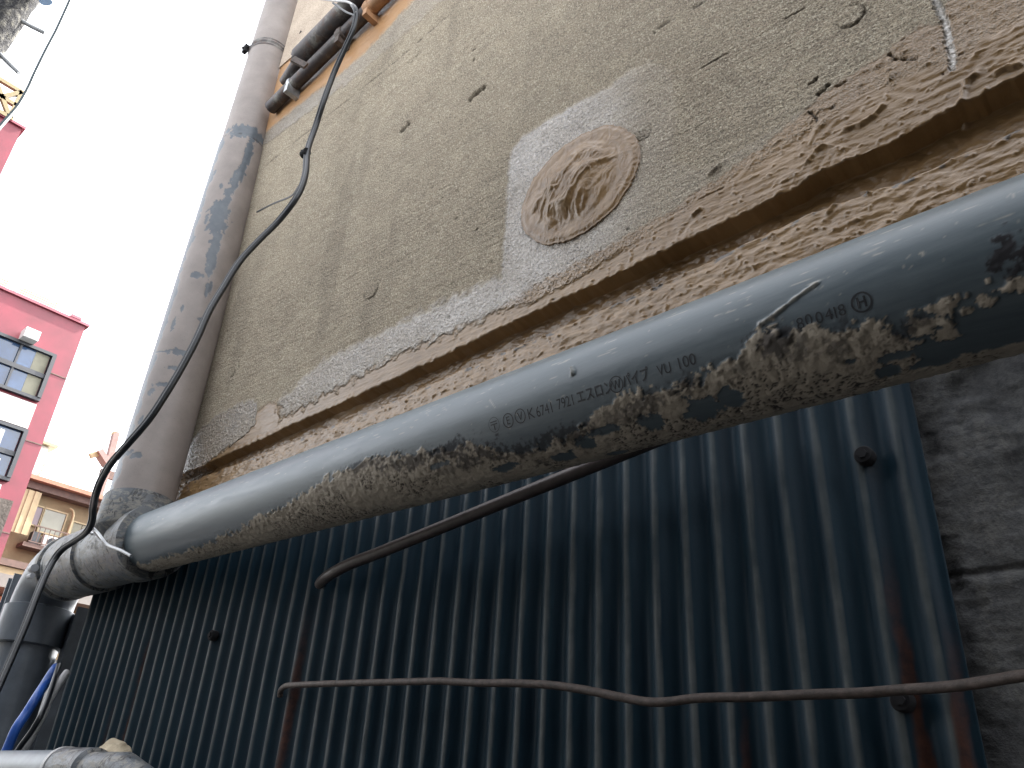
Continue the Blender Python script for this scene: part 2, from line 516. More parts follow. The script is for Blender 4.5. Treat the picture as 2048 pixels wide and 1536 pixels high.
# upper orange band under the conduits
zt = zline([(562, 262), (640, 205), (700, 162), (740, 128), (800, 75), (870, 12), (900, -12)], Xg)
zt2 = zline([(548, 250), (600, 206), (650, 170), (700, 132), (740, 92), (790, 40), (830, -5)], Xg)
band_w = sstep(-.008, .004, Zg - zt + edge_n * .9) * (1 - sstep(1.06, 1.16, Zg / 1.72)) * (Zg > 1.4)
band_c = sstep(-.012, .010, Zg - zt2 + edge_n * .8) * (Zg > 1.4)
coat = np.maximum(coat, band_c * .95)

# primed / wet zones
PA = plane_pts([(365, 912), (405, 852), (440, 826), (500, 800), (514, 806), (512, 850), (480, 880), (440, 906), (395, 945), (350, 960)])
PB = plane_pts([(562, 838), (560, 800), (600, 765), (640, 728), (700, 698), (760, 668), (900, 598), (1000, 550), (1040, 590), (960, 640), (800, 706), (700, 762), (620, 805)])
PC = plane_pts([(990, 620), (1003, 550), (1012, 440), (1020, 320), (1028, 295), (1045, 275), (1100, 238), (1160, 205), (1210, 180), (1260, 142), (1300, 122), (1345, 140), (1350, 220), (1345, 320), (1400, 345), (1480, 300), (1560, 255), (1630, 200), (1650, 215), (1600, 275), (1480, 350), (1330, 450), (1150, 560), (1060, 610)])
def soft(P, s=.006, rough=.004):
    out = np.zeros(Xg.shape)
    x0, x1 = P[:, 0].min() - .05, P[:, 0].max() + .05; y0, y1 = P[:, 1].min() - .05, P[:, 1].max() + .05
    m = (Xg > x0) & (Xg < x1) & (Zg > y0) & (Zg < y1)
    d = poly_sd(P, Xg[m], Zg[m]) + rough * fbm(Xg[m] * 60, Zg[m] * 60, 3, 51)
    out[m] = 1 - sstep(-s, s, d)
    return out
wA, wB, wC = soft(PA, .004, .006), soft(PB, .011, .011), soft(PC, .005, .003)
wC *= 1 - .85 * sstep(-.58, -.42, Xg)
wet = np.clip(np.maximum(np.maximum(wA, wB), wC), 0, 1)
wet = np.maximum(wet, .9 * band_w * (1 - band_c) * (1 - .6 * sstep(-1.5, -1.2, Xg)))
coat = np.where(Kg == 4, coat * (1 - .85 * np.maximum(wA, wB) * (Zg > z1[None, :] + .004)), coat)

# relief (towards the camera is -Y)
A = 0 * Zg
W4 = (Kg == 4).astype(float)
A += W4 * (.0016 * fbm(Xg * 5, Zg * 5, 3, 61) + .0005 * fbm(Xg * 14, Zg * 120, 3, 62) + .00055 * fbm(Xg * 230, Zg * 230, 2, 63) * (1 - coat))
near = sstep(-1.0, -.25, Xg)
brush = fbm(Xg * 22 + 3 * fbm(Xg * 9, Zg * 9, 2, 70), Zg * 150, 3, 71)
lump = fbm(Xg * 42 + 1.5 * fbm(Xg * 20, Zg * 20, 2, 72), Zg * 42 + 1.5 * fbm(Xg * 20, Zg * 20, 2, 73), 3, 74)
lump2 = fbm(Xg * 26 + 1.2 * fbm(Xg * 14, Zg * 14, 2, 172), Zg * 34 + 1.2 * fbm(Xg * 14, Zg * 14, 2, 173), 3, 174)
wrk = np.clip(ridged(Xg * 13 + 1.2 * fbm(Xg * 8, Zg * 8, 2, 75), Zg * 26 + 1.5 * fbm(Xg * 7, Zg * 7, 2, 76), 2, 77) - .72, 0, 1) * 3.2
drops = np.clip(fbm(Xg * 110, Zg * 110, 2, 78) - .42, 0, 1) * 2.2
calm = sstep(-.1, .5, fbm(Xg * 7, Zg * 9, 3, 79))
cA = .0010 + (.00012 + .0003 * calm) * brush + (.0003 + .0013 * near * calm) * lump2 + .0026 * near * wrk * (.15 + calm) + .0015 * drops * sstep(-1.1, -.5, Xg)
A += W4 * np.clip(coat, 0, 1) * cA
Klip = (Kg == 0).astype(float)
A += Klip * (.0003 * brush + .0016 * fbm(Xg * 30, Zg * 60, 3, 81) + .0022 * np.clip(ridged(Xg * 24, Zg * 45, 2, 83) - .6, 0, 1) * (near + .3) + .0018 * drops)
A += (Kg == 2) * (.002 * fbm(Xg * 40, Zg * 60, 3, 85) + .0025 * np.clip(ridged(Xg * 22, Zg * 90, 2, 86) - .7, 0, 1))
A += (Kg == 3) * (.0006 * fbm(Xg * 30, Zg * 30, 2, 87))
A += W4 * .0014 * np.clip(coat, 0, 1) * sstep(.012, .0, Zg - z1[None, :]) * (.5 + fbm(Xg * 90, Zg * 8, 2, 88))
# right hand big torn ridge around the white crack
stain_shade = np.zeros(Xg.shape); ochre = np.zeros(Xg.shape); white = np.zeros(Xg.shape)
ochre = ((Zg > 1.4) & (Kg == 4)).astype(float)
def gouge(L, wd, depth, st=.8):
    P = plane_pts(L); m = (Xg > P[:, 0].min() - .04) & (Xg < P[:, 0].max() + .04) & (Zg > P[:, 1].min() - .04) & (Zg < P[:, 1].max() + .04) & (Kg == 4)
    d = seg_d(Xg[m], Zg[m], P) + wd * .6 * fbm(Xg[m] * 120, Zg[m] * 120, 3, 91)
    f = 1 - sstep(wd * .2, wd, d)
    A[m] -= depth * f; stain_shade[m] = np.maximum(stain_shade[m], st * f)  # recess cut back, its shade also painted into the colour
gouge([(940, 200), (952, 188), (968, 175)], .0075, .007, .55)
gouge([(945, 192), (960, 184)], .006, .004, .3)
gouge([(803, 262), (817, 248)], .006, .006, .75)
gouge([(811, 293), (816, 289)], .002, .003, .8)
gouge([(946, 122), (948, 118)], .003, .004, .9); gouge([(945, 100), (950, 96)], .003, .004, .9)
gouge([(1308, 65), (1322, 52), (1340, 40)], .0030, .004, .7)
gouge([(1400, 137), (1455, 106)], .0014, .003, .7); gouge([(1570, 37), (1610, 15)], .0014, .003, .8)
gouge([(1382, 18), (1412, 1)], .0012, .003, .7)
gouge([(1618, 168), (1628, 163), (1634, 154)], .0022, .006, .95)
gouge([(1637, 188), (1648, 180), (1656, 170)], .0040, .005, .7)
gouge([(1676, 172), (1690, 165)], .0028, .004, .6); gouge([(1617, 224), (1630, 232), (1634, 242)], .0030, .004, .6)
gouge([(1780, 108), (1790, 118), (1830, 120)], .0030, .004, .6)
gouge([(1295, 205), (1299, 200)], .0018, .003, .7)
gouge([(532, 330), (768, 142), (900, 28)], .0022, .0022, .6)
gouge([(560, 660), (565, 640), (622, 475)], .0012, .0008, .18); gouge([(640, 500), (600, 620)], .0010, .0008, .2)
gouge([(470, 740), (463, 752)], .003, .003, .4)
gouge([(1400, 400), (1450, 375)], .0011, .0018, .25)
for k_ in range(70):                                     # pin holes and pores
    a = random.uniform(420, 2000); b = random.uniform(0, 700)
    gouge([(a, b), (a + random.uniform(1, 5), b - random.uniform(1, 5))], random.uniform(.0008, .002), .002, .6)
def ring(cx, cz, rx, rz, wd, depth, st, part=(0, 6.3)):
    m = (np.abs(Xg - cx) < rx * 1.6) & (np.abs(Zg - cz) < rz * 1.6) & (Kg == 4)
    rr = np.hypot((Xg[m] - cx) / rx, (Zg[m] - cz) / rz); th = np.arctan2(Zg[m] - cz, Xg[m] - cx) % (2 * np.pi)
    d = np.abs(rr - 1) * rx + wd * .8 * fbm(Xg[m] * 80, Zg[m] * 80, 3, 95)
    f = (1 - sstep(wd * .2, wd, d)) * (.55 + .45 * np.cos(th - 5.2))  # depth and painted shade strongest on the ring's lower right
    A[m] -= depth * f; stain_shade[m] = np.maximum(stain_shade[m], st * f)
for (a, b, r_, dp, st) in ((1700, 30, .017, .004, .7), (742, 580, .020, .003, .7), (466, 738, .020, .002, .5), (826, 112, .018, .003, .35), (1285, 265, .014, .002, .2)):
    q = onY(a, b, DW); ring(q[0], q[2], r_, r_, .0026, dp, st)
# rough popped spot beside the mound
q = onY(1283, 268, DW); d = np.hypot(Xg - q[0], Zg - q[2]); m = d < .03
A[m] += .0022 * (1 - sstep(.008, .016, d[m])) * fbm(Xg[m] * 260, Zg[m] * 260, 2, 97)
# white crack with a raised torn edge
P = plane_pts([(1866, -20), (1872, 0), (1884, 32), (1896, 60), (1899, 90), (1907, 120), (1905, 138)])
m = (Xg > P[:, 0].min() - .04) & (Xg < P[:, 0].max() + .04) & (Zg > P[:, 1].min() - .04) & (Kg == 4)
d = seg_d(Xg[m], Zg[m], P) + .0022 * fbm(Xg[m] * 160, Zg[m] * 160, 3, 99)
A[m] += .0035 * (1 - sstep(.001, .006, d)) - .006 * (1 - sstep(.0, .0016, d - .003))
zz = sstep(.66, .78, Zg[m])
white[m] = (1 - sstep(.0022, .0050, d)) * (speck[m] * .35 + .65)
for L in ([(1690, 260), (1722, 250), (1750, 232), (1765, 215)], [(1620, 325), (1636, 300), (1650, 292)], [(1660, 430), (1672, 412), (1690, 400), (1740, 385)], [(1916, 220), (1926, 200), (1935, 165), (1950, 152)], [(1994, 148), (2020, 138), (2040, 132)], [(1780, 160), (1785, 150)], [(1420, 350), (1440, 330)], [(1388, 432), (1402, 420)]):
    P = plane_pts(L); m = (Xg > P[:, 0].min() - .03) & (Xg < P[:, 0].max() + .03) & (Zg > P[:, 1].min() - .03) & (Zg < P[:, 1].max() + .03)
    d = seg_d(Xg[m], Zg[m], P) + .0015 * fbm(Xg[m] * 120, Zg[m] * 120, 2, 101)
    A[m] += .0045 * (1 - sstep(.0, .005, d))
# sweeping brush arcs at the right
q = onY(1860, 150, DW); m = (np.hypot(Xg - q[0], Zg - q[2]) < .12) & (Kg == 4)
rr = np.hypot(Xg[m] - q[0] - .01, (Zg[m] - q[2] - .03))
A[m] += .00035 * np.sin(rr * 420 + 2 * fbm(Xg[m] * 20, Zg[m] * 20, 2, 103)) * sstep(.12, .05, rr) * sstep(.02, .04, rr) * coat[m]
# vertical damp streaks
stain_shade = np.maximum(stain_shade, W4 * .17 * np.clip(sstep(.15, .7, fbm(Xg * 9, Zg * 1.3, 3, 105)) * sstep(-.55, -.9, Xg) * (1 - coat), 0, 1))
gap = (Kg == 2) * sstep(.2, .45, fbm(Xg * 30, Zg * 50, 2, 107)) * .6
stain_shade = np.maximum(stain_shade, np.where(Kg <= 2, np.clip(.85 * sstep(.25, .5, fbm(Xg * 45, Zg * 60, 3, 109)) * (np.abs(Zg - z2[None, :]) < .006), 0, 1), 0))  # irregular black gap along the lip's top edge, as a dark tint
Y = Yg - A
Vw = np.stack([Xg, Y, Zg + H], -1)
nr, nc = Zg.shape
split = nl + nt_ + nb + ns
attrs = dict(coat=coat, wet=wet, stain_shade=stain_shade, ochre=ochre, white=white)
def sub(a, r0, r1): return {k_: v[r0:r1] for k_, v in a.items()}
jo = mesh_obj('sealed_joint', Vw[:split].reshape(-1, 3), grid_faces(split, nc)[:, ::-1], WALL, bld, True, sub(attrs, 0, split))
jo['label'] = 'tan coated recessed joint and lip running along the wall above the grey pipe'
wo = mesh_obj('wall_face', Vw[split - 1:].reshape(-1, 3), grid_faces(nr - split + 1, nc)[:, ::-1], WALL, bld, True, sub(attrs, split - 1, nr))
def flipcheck(o):
    n = o.data.polygons[len(o.data.polygons) // 2].normal
    if n.y > 0: o.data.flip_normals()
flipcheck(jo); flipcheck(wo)

# mortar mound
cx, cz, rx, rz = -.571, .853, .113, .101
nth, nrr = 420, 150
th = np.linspace(0, 2 * np.pi, nth, endpoint=False)[None, :]; rr = np.linspace(0, 1, nrr)[:, None]
er = 1 + .025 * fbm(np.cos(th) * 3 + 5, np.sin(th) * 3 + 5, 4, 201) + .014 * fbm(np.cos(th) * 25 + 5, np.sin(th) * 25 + 5, 2, 203)
xm = cx + rx * rr * er * np.cos(th); zm = cz + rz * rr * er * np.sin(th)
ca, sa = math.cos(math.radians(58)), math.sin(math.radians(58))
al = (xm - cx) * ca + (zm - cz) * sa; ac = -(xm - cx) * sa + (zm - cz) * ca
qx, qz = (xm - cx) / rx, (zm - cz) / rz
inner = np.hypot(qx + .08, qz + .0)
hgt = .0030 * (1 - sstep(.90, 1.0, rr)) + .0150 * (1 - sstep(.15, .82, inner + .07 * fbm(qx * 2, qz * 2, 3, 205)))
hgt += .0002 * (1 - sstep(.9, 1, rr)) * np.sin(inner * 46 + 2.5 * fbm(qx * 2, qz * 2, 2, 207)) * sstep(.55, .75, inner)
wa, wb = fbm(al * 11, ac * 14, 3, 209), fbm(al * 11, ac * 14, 3, 211)
fold = .5 + .55 * fbm(al * 16 + .9 * wa, ac * 26 + .9 * wb, 2, 213)
f2 = fbm(al * 22 + .8 * wa, ac * 50 + .8 * wb, 3, 215)
hgt += (1 - sstep(.55, .86, inner)) * (.0080 * (fold - .5) + .0019 * f2 + .0030 * np.clip(ridged(al * 24 + wa, ac * 40 + wb, 2, 219) - .7, 0, 1) - .0022 * sstep(.0, .35, -ac / rx) * sstep(.75, .4, -ac / rx))
hgt += (1 - sstep(.9, 1, rr)) * .0003 * fbm(al * 30, ac * 90, 3, 217)
hgt += .0003 * sstep(.93, .98, rr) * (1 - sstep(.98, 1, rr))
hgt = np.where(rr > .995, -.004, np.maximum(hgt, .001) + .0012)
Vm = np.stack([xm, DW - hgt, zm + H], -1).reshape(-1, 3)
mo = mesh_obj('mortar_patch', Vm, grid_faces(nrr, nth, True), MOUND, bld, True)
flipcheck(mo)
mo['label'] = 'round wet brown mortar mound trowelled over a hole in the wall'

# concrete behind the sheet and the visible strip to its right, with recessed cast joint
gx = np.linspace(-1.9, .6, 420); gz = np.concatenate([np.linspace(-H, -.1, 20), np.linspace(-.09, .56, 330)])
GX, GZ = np.meshgrid(gx, gz)
BY = .768 + .0025 * fbm(GX * 12, GZ * 9, 4, 301) + .0016 * fbm(GX * 90, GZ * 70, 3, 302)
BY += .002 * (1 - sstep(.001, .005, np.abs(GZ - .205 - .003 * fbm(GX * 20, GX * 0, 2, 303)))) + .006 * sstep(.1, .5, fbm(GX * 16, GZ * 12, 3, 305))
bo = mesh_obj('base_wall', np.stack([GX, BY, GZ + H], -1).reshape(-1, 3), grid_faces(*GX.shape), BASE, bld, True)
flipcheck(bo)
# upper stucco storey and the body of the building behind
MB().box(-1.72, 9, .735, 8, 1.955, 7.2).build('upper_wall', STUCCO, bld)
MB().box(-1.72, 9, .81, 8, -H, 1.95).build('rear_wall', GREYW, bld)
MB().box(.335, 9, .742, .80, .5, 1.95).build('side_wall', GREYW, bld)
MB().box(.601, 9, .742, .80, -H, .499).build('side_wall', GREYW, bld)

# unseen neighbouring block, added to cut the sky light across the alley
nb_ = empty('neighbour_blocker', (2, -1.2, 0), 'plain grey rendered block added unseen behind the viewer to cut sky light', 'building')
MB().box(-1.0, 9, -7, -.80, -H, 1.7).build('wall', GREYW, nb_)
MB().box(-1.08, 9, -7, -.72, 1.702, 1.80).build('coping', WHITE, nb_)

shd = empty('low_blocker', (-5, -5, 0), 'low plain grey block added unseen behind the viewer to cut low sky light', 'blocker')  # unseen block added to keep low sky light off the sheet
MB().box(-9.5, -1.6, -8, -2.0, -H, 1.5).build('wall', GREYW, shd)
MB().box(-9.6, -1.5, -8.1, -1.9, 1.502, 1.57).build('roof', FRAME, shd)

# ------------------------------------------------------------------ corrugated sheet
DS = .753; PITCH = .0507 * DS
sh = empty('corrugated_metal_sheet', (-1.0, DS, 0), 'dark blue corrugated metal sheet with rust runs fixed under the grey drain pipe', 'metal sheet')
xe = -.229 * DS                                           # right edge
nx = 900; X1 = np.linspace(-1.96, xe, nx)
Z1 = np.concatenate([np.linspace(-H + .3, -.05, 30), np.linspace(-.04, .54, 90)])
SX, SZ = np.meshgrid(X1, Z1)
ph0 = -.253 * DS                                          # a ridge
prof = np.cos((SX - ph0) / PITCH * 2 * np.pi)
SY = DS - .0052 * prof + .0009 * fbm(SX * 6, SZ * 3, 2, 401) + .0003 * fbm(SX * 60, SZ * 8, 2, 402)
lastflat = sstep(xe - .012, xe - .004, SX)
SY = SY * (1 - lastflat) + lastflat * (DS + .003)
rust = np.zeros(SX.shape)
crest = np.round((SX - ph0) / PITCH)
def run(xc, z0, wd, st, seed):
    d = np.abs(SX - xc - .004 * fbm(SZ * 8, SZ * 0, 2, seed)) + .003 * fbm(SX * 90, SZ * 30, 3, seed + 1)
    return st * (1 - sstep(wd * .3, wd, d)) * sstep(z0, z0 - .16, SZ)
for xc, z0, wd, st in ((ph0 + .009, .20, .007, .85), (ph0 - PITCH + .011, .26, .007, .85), (ph0 - 4 * PITCH + .009, .03, .004, .6), (ph0 - 5 * PITCH + .010, .16, .005, .75), (ph0 - 2 * PITCH + .008, .06, .005, .5), (-1.62, .33, .012, .9), (-1.70, .2, .01, .5), (-1.1, .3, .01, .7)):
    rust = np.maximum(rust, run(xc, z0, wd, st, int(abs(xc) * 1000)))
crest_sheen = np.clip(sstep(.70, 1.02, prof + .12 * fbm(SX * 200, SZ * 14, 3, 410)), 0, 1) * (.75 + .25 * sstep(.4, .0, SZ)) * (1 - lastflat)  # sky sheen on ridges painted as grey tint, stronger towards the bottom
so = mesh_obj('sheet', np.stack([SX, SY, SZ + H], -1).reshape(-1, 3), grid_faces(*SX.shape), SHEET, sh, True, dict(rust=rust, crest_sheen=crest_sheen))
flipcheck(so)
md = so.modifiers.new('thickness', 'SOLIDIFY'); md.thickness = .0008; md.offset = -1
def fixing(px, py, seat=True):
    c = onY(px, py, DS - .012)
    b = MB()
    b.tube([(c[0], c[1] + .012, c[2]), (c[0], c[1] + .002, c[2]), (c[0], c[1], c[2])], [.0092, .0092, .0078], 20)
    b.tube([(c[0], c[1] + .001, c[2]), (c[0], c[1] - .0025, c[2])], [.0050, .0045], 6)
    o = b.build('fixing_bolt', RUSTD, sh, True)
    return o
RUSTD = simple('blackened_steel', (.005, .005, .007), .95, .4, 200)
fixing(1725, 908); fixing(1800, 1400); fixing(420, 1270)

# ------------------------------------------------------------------ cylinders with surface attributes
class Cyl:
    def __init__(s, c0, d, r):
        s.c = np.array(c0, float); s.d = np.array(d, float) / np.linalg.norm(d); s.r = r
        f = np.array([0, -1., 0]) if abs(s.d[2]) < .7 else np.array([.3, -1., 0])
        s.n = f - s.d * (f @ s.d); s.n /= np.linalg.norm(s.n)
        s.u = np.cross(s.n, s.d)
        if abs(s.d[2]) < .7 and s.u[2] < 0: s.u = -s.u
    def pt(s, t, th, r):
        return s.c + s.d * np.asarray(t)[..., None] + (s.n * np.cos(th)[..., None] + s.u * np.sin(th)[..., None]) * np.asarray(r)[..., None]
    def par(s, px, py):
        v = ray(px, py)
        a = v - s.d * (v @ s.d); b = -(s.c - s.d * (s.c @ s.d))
        A_, B_, C_ = a @ a, 2 * (a @ b), b @ b - s.r ** 2
        D_ = max(B_ * B_ - 4 * A_ * C_, 0)
        k_ = (-B_ - math.sqrt(D_)) / (2 * A_)
        P_ = v * k_ - s.c
        t = P_ @ s.d; q_ = P_ - s.d * t
        return t, math.atan2(q_ @ s.u, q_ @ s.n)
HP = Cyl((0.06409136, 0.53447464, 0.34059782), (0.99492547, -0.08456808, -0.05451189), .057)
T0, T1 = -1.72, .42
tt = np.linspace(0, 1, 1250); tt = T1 - (T1 - T0) * (tt ** 1.25); tt = tt[::-1]
thh = np.linspace(-math.pi, math.pi, 300, endpoint=False)
TG, HG = np.meshgrid(tt, thh, indexing='ij')
arc = HG * .057
PU = [(400, 1092), (560, 1010), (660, 950), (735, 908), (830, 900), (960, 888), (1020, 905), (1130, 872), (1200, 812), (1270, 782), (1340, 772), (1400, 752), (1440, 718), (1500, 680), (1520, 655), (1580, 645), (1600, 660), (1680, 650), (1740, 635), (1820, 633)]
pu = np.array([HP.par(*p) for p in PU]); pu = pu[np.argsort(pu[:, 0])]
th_top = np.interp(TG, pu[:, 0], pu[:, 1])
n1 = fbm(TG * 38, arc * 38, 5, 501, .6); n2 = fbm(TG * 120, arc * 120, 3, 503)
# flake cells: angular pieces of paint
cellx = TG * 95 + .8 * n1; celly = arc * 95 + .8 * n2
gxi = np.floor(cellx).astype(int); gyi = np.floor(celly).astype(int)
rj = np.random.default_rng(5); jx = rj.random((64, 64)); jy = rj.random((64, 64)); jr = rj.random((64, 64))
F1 = np.full(TG.shape, 9.); F2 = np.full(TG.shape, 9.); CR = np.zeros(TG.shape)
for i in (-1, 0, 1):
    for j in (-1, 0, 1):
        a = (gxi + i) & 63; b = (gyi + j) & 63
        dd = np.hypot(gxi + i + jx[a, b] - cellx, gyi + j + jy[a, b] - celly)
        F2 = np.minimum(F2, np.maximum(F1, dd)); CR = np.where(dd < F1, jr[a, b], CR); F1 = np.minimum(F1, dd)
e = (HG - th_top) * .057 + .003 + .006 * n1 + .002 * n2 + .009 * (CR - .5)
t_cut = HP.par(1815, 700)[0]
body = (e < 0) & (TG < t_cut + .010 * n1 + .006 * n2 - .1 * 0)
def pel(px, py, rx_, ry_, rot=0, seed=0, rough=.35):
    """irregular blotch on the pipe, radii in photo pixels"""
    t, h = HP.par(px, py); t2, h2 = HP.par(px + 10, py - 3.3)
    _, h3 = HP.par(px, py + 8)
    st = abs(t2 - t) / 10.5; sh_ = abs(h3 - h) / 8 * .057
    dx = (TG - t) / (rx_ * st); dy = (HG - h) * .057 / (ry_ * sh_)
    dd = np.hypot(dx, dy)
    return 1 - dd + .5 * (CR - .5) + rough * 1.1 * fbm(TG * 75 + seed, arc * 75, 5, 511 + seed, .6)
paint = body.astype(float)
for i, (a, b, c_, d_) in enumerate(((1404, 818, 34, 24), (1307, 846, 28, 20), (1466, 796, 26, 22), (1210, 860, 34, 9), (1172, 886, 18, 14), (1131, 912, 20, 8), (1700, 722, 8, 4), (1010, 935, 22, 7), (880, 930, 20, 7), (1800, 712, 40, 9), (1775, 745, 30, 10), (1240, 905, 14, 6))):
    paint = np.where(pel(a, b, c_, d_, 0, i) > 0, 0, paint)
for i, (a, b, c_, d_) in enumerate(((1888, 612, 60, 14), (1972, 603, 18, 14), (1935, 622, 14, 8), (2030, 572, 45, 14), (1850, 650, 46, 22), (1890, 672, 30, 16), (1975, 560, 8, 6))):
    paint = np.where(pel(a, b, c_, d_, 0, 20 + i, .5) > 0, 1, paint)
hb = HP.par(1900, 712)[1]
paint = np.where((HG < hb - .10 + .10 * n1) & (TG > t_cut - .02), 1, paint)
crackm = (1 - sstep(.04, .14, F2 - F1)) * sstep(-.35, .25, fbm(TG * 15, arc * 19, 2, 531)) * sstep(.01, -.03, e)
mold = np.zeros(TG.shape)
msp = fbm(TG * 210, arc * 210, 3, 541)
for i, (a, b, c_, d_, st) in enumerate(((905, 938, 50, 14, .6), (1555, 682, 48, 40, 1), (1600, 690, 30, 30, .7), (1672, 690, 22, 40, .7), (1690, 655, 10, 20, .7), (1815, 655, 36, 26, .9), (1850, 640, 16, 18, .7), (2030, 505, 60, 42, 1.2), (1372, 772, 40, 24, .8), (1290, 808, 40, 26, .8), (1240, 830, 40, 22, .6), (1140, 868, 60, 20, .9), (1060, 895, 60, 16, .9), (960, 908, 60, 22, 1), (900, 900, 50, 22, 1), (820, 925, 60, 16, .9), (740, 925, 60, 12, .8), (1330, 905, 40, 6, .5), (1480, 735, 20, 14, .6))):
    f = pel(a, b, c_, d_, 0, 40 + i, .55)
    mold = np.maximum(mold, .8 * st * sstep(-.05, .5, f + .5 * msp))
mold = np.clip(np.maximum(mold, crackm * .9 * paint), 0, 1)
mold = np.maximum(mold, .35 * sstep(.35, .6, msp + .3 * n1) * sstep(.022, .0, np.abs(e + .004)) * (TG < t_cut))
dirt = np.clip(sstep(.62, .9, fbm(TG * 30, arc * 400, 3, 551)) * .6 * (HG > 0), 0, 1)
def streakpx(L, wd, arr, st):
    P_ = np.array([HP.par(*p) for p in L]); P_[:, 1] *= .057
    d_ = seg_d(TG, arc, P_) + wd * .5 * n2
    f = 1 - sstep(wd * .3, wd, d_); np.maximum(arr, st * f, out=arr); return f
lift = streakpx([(1522, 648), (1545, 632), (1580, 605), (1634, 566)], .0022, dirt, .8)
f_ = streakpx([(1144, 736), (1147, 748)], .0028, dirt, .5)
streakpx([(1430, 632), (1470, 620)], .0012, dirt, .6); streakpx([(980, 800), (990, 815)], .0012, dirt, .5); streakpx([(1842, 506), (1846, 508)], .0018, dirt, .8)
for k_ in range(60):
    a = random.uniform(600, 2040); ft = (a - 526) / 1522; b0 = 935 - 589 * ft
    b = b0 + random.uniform(15, 120)
    streakpx([(a, b), (a + random.uniform(1, 6), b + random.uniform(-6, 6))], random.uniform(.0004, .0010), dirt, .45)
paint2 = paint * (1 - .0 * crackm)
# smoothed edge so that flakes stand proud, curling at their rims
hh = .0008 * paint - .0006 * crackm * paint + .0006 * paint * np.clip(n2, -1, 1) + .0004 * paint * np.clip((F2 - F1), 0, .5)
curl = sstep(.010, .0, np.abs(e)) * paint * sstep(.1, .5, n1 + .3)
hh += .0010 * curl + .0016 * lift + .003 * f_ + .0004 * mold * msp
hp = empty('drain_pipe', UP(HP.c + HP.d * -.6), 'thick grey plastic drain pipe with printed marks and peeling cream paint below the sealed joint', 'drain pipe')
V_ = HP.pt(TG, HG, .057 + hh); V_[..., 2] += H
hb_ = mesh_obj('pipe_body', V_.reshape(-1, 3), grid_faces(len(tt), len(thh), True), PVC, hp, True, dict(paint=paint, mold=mold, dirt=dirt))
bm = bmesh.new(); bm.from_mesh(hb_.data); bmesh.ops.recalc_face_normals(bm, faces=bm.faces[:]); bm.to_mesh(hb_.data); bm.free()

# printed marks wrapped round the pipe
def glyphs(txt, px, py, hpx, wscale=1.0, bold=0.0):
    cu = bpy.data.curves.new('printed_mark', 'FONT'); cu.body = txt; cu.align_x = 'CENTER'; cu.align_y = 'CENTER'; cu.size = 1.0; cu.offset = bold
    ob = bpy.data.objects.new('tmp', cu); COL.objects.link(ob)
    me = bpy.data.meshes.new_from_object(ob.evaluated_get(bpy.context.evaluated_depsgraph_get()))
    bpy.data.objects.remove(ob); bpy.data.curves.remove(cu)
    if len(me.vertices) == 0: return
    bm = bmesh.new(); bm.from_mesh(me); bmesh.ops.triangulate(bm, faces=bm.faces[:]); bm.to_mesh(me); bm.free()
    t0_, h0 = HP.par(px, py); t1_, h1 = HP.par(px - hpx * .1, py - hpx * .5)
    # physical height of the mark
    Hh = abs(h1 - h0) * 2 * .057
    k_ = Hh / .74
    V = np.empty(len(me.vertices) * 3); me.vertices.foreach_get('co', V); V = V.reshape(-1, 3)
    t = t0_ + V[:, 0] * k_ * wscale; h = h0 + V[:, 1] * k_ / .057
    Pw = HP.pt(t, h, .057 + .00035 + 0 * t); Pw[:, 2] += H
    mesh_obj('printed_mark', Pw, [list(p.vertices) for p in me.polygons], INK, hp)
    bpy.data.meshes.remove(me)
for a in (('\u3036', 989, 852, 24), ('\u24ba', 1017, 843, 26), ('\u24cb', 1041, 834, 26), ('K', 1062, 828, 22), ('6741', 1090, 820, 22, .8), ('7921', 1132, 805, 22, .8),
          ('\u30a8\u30b9\u30ed\u30f3', 1189, 786, 22, .78, .02), ('\u24cc', 1233, 771, 30), ('\u30d1\u30a4\u30d7', 1271, 757, 22, .72, .02), ('VU', 1329, 739, 22, .85), ('100', 1372, 724, 24, .95),
          ('8', 1601, 648, 24), ('0', 1618, 641, 24), ('0', 1639, 636, 24), ('4', 1658, 630, 24), ('1', 1671, 626, 24), ('8', 1684, 621, 24), ('\u24bd', 1724, 607, 36, 1, .01)):
    glyphs(*a)

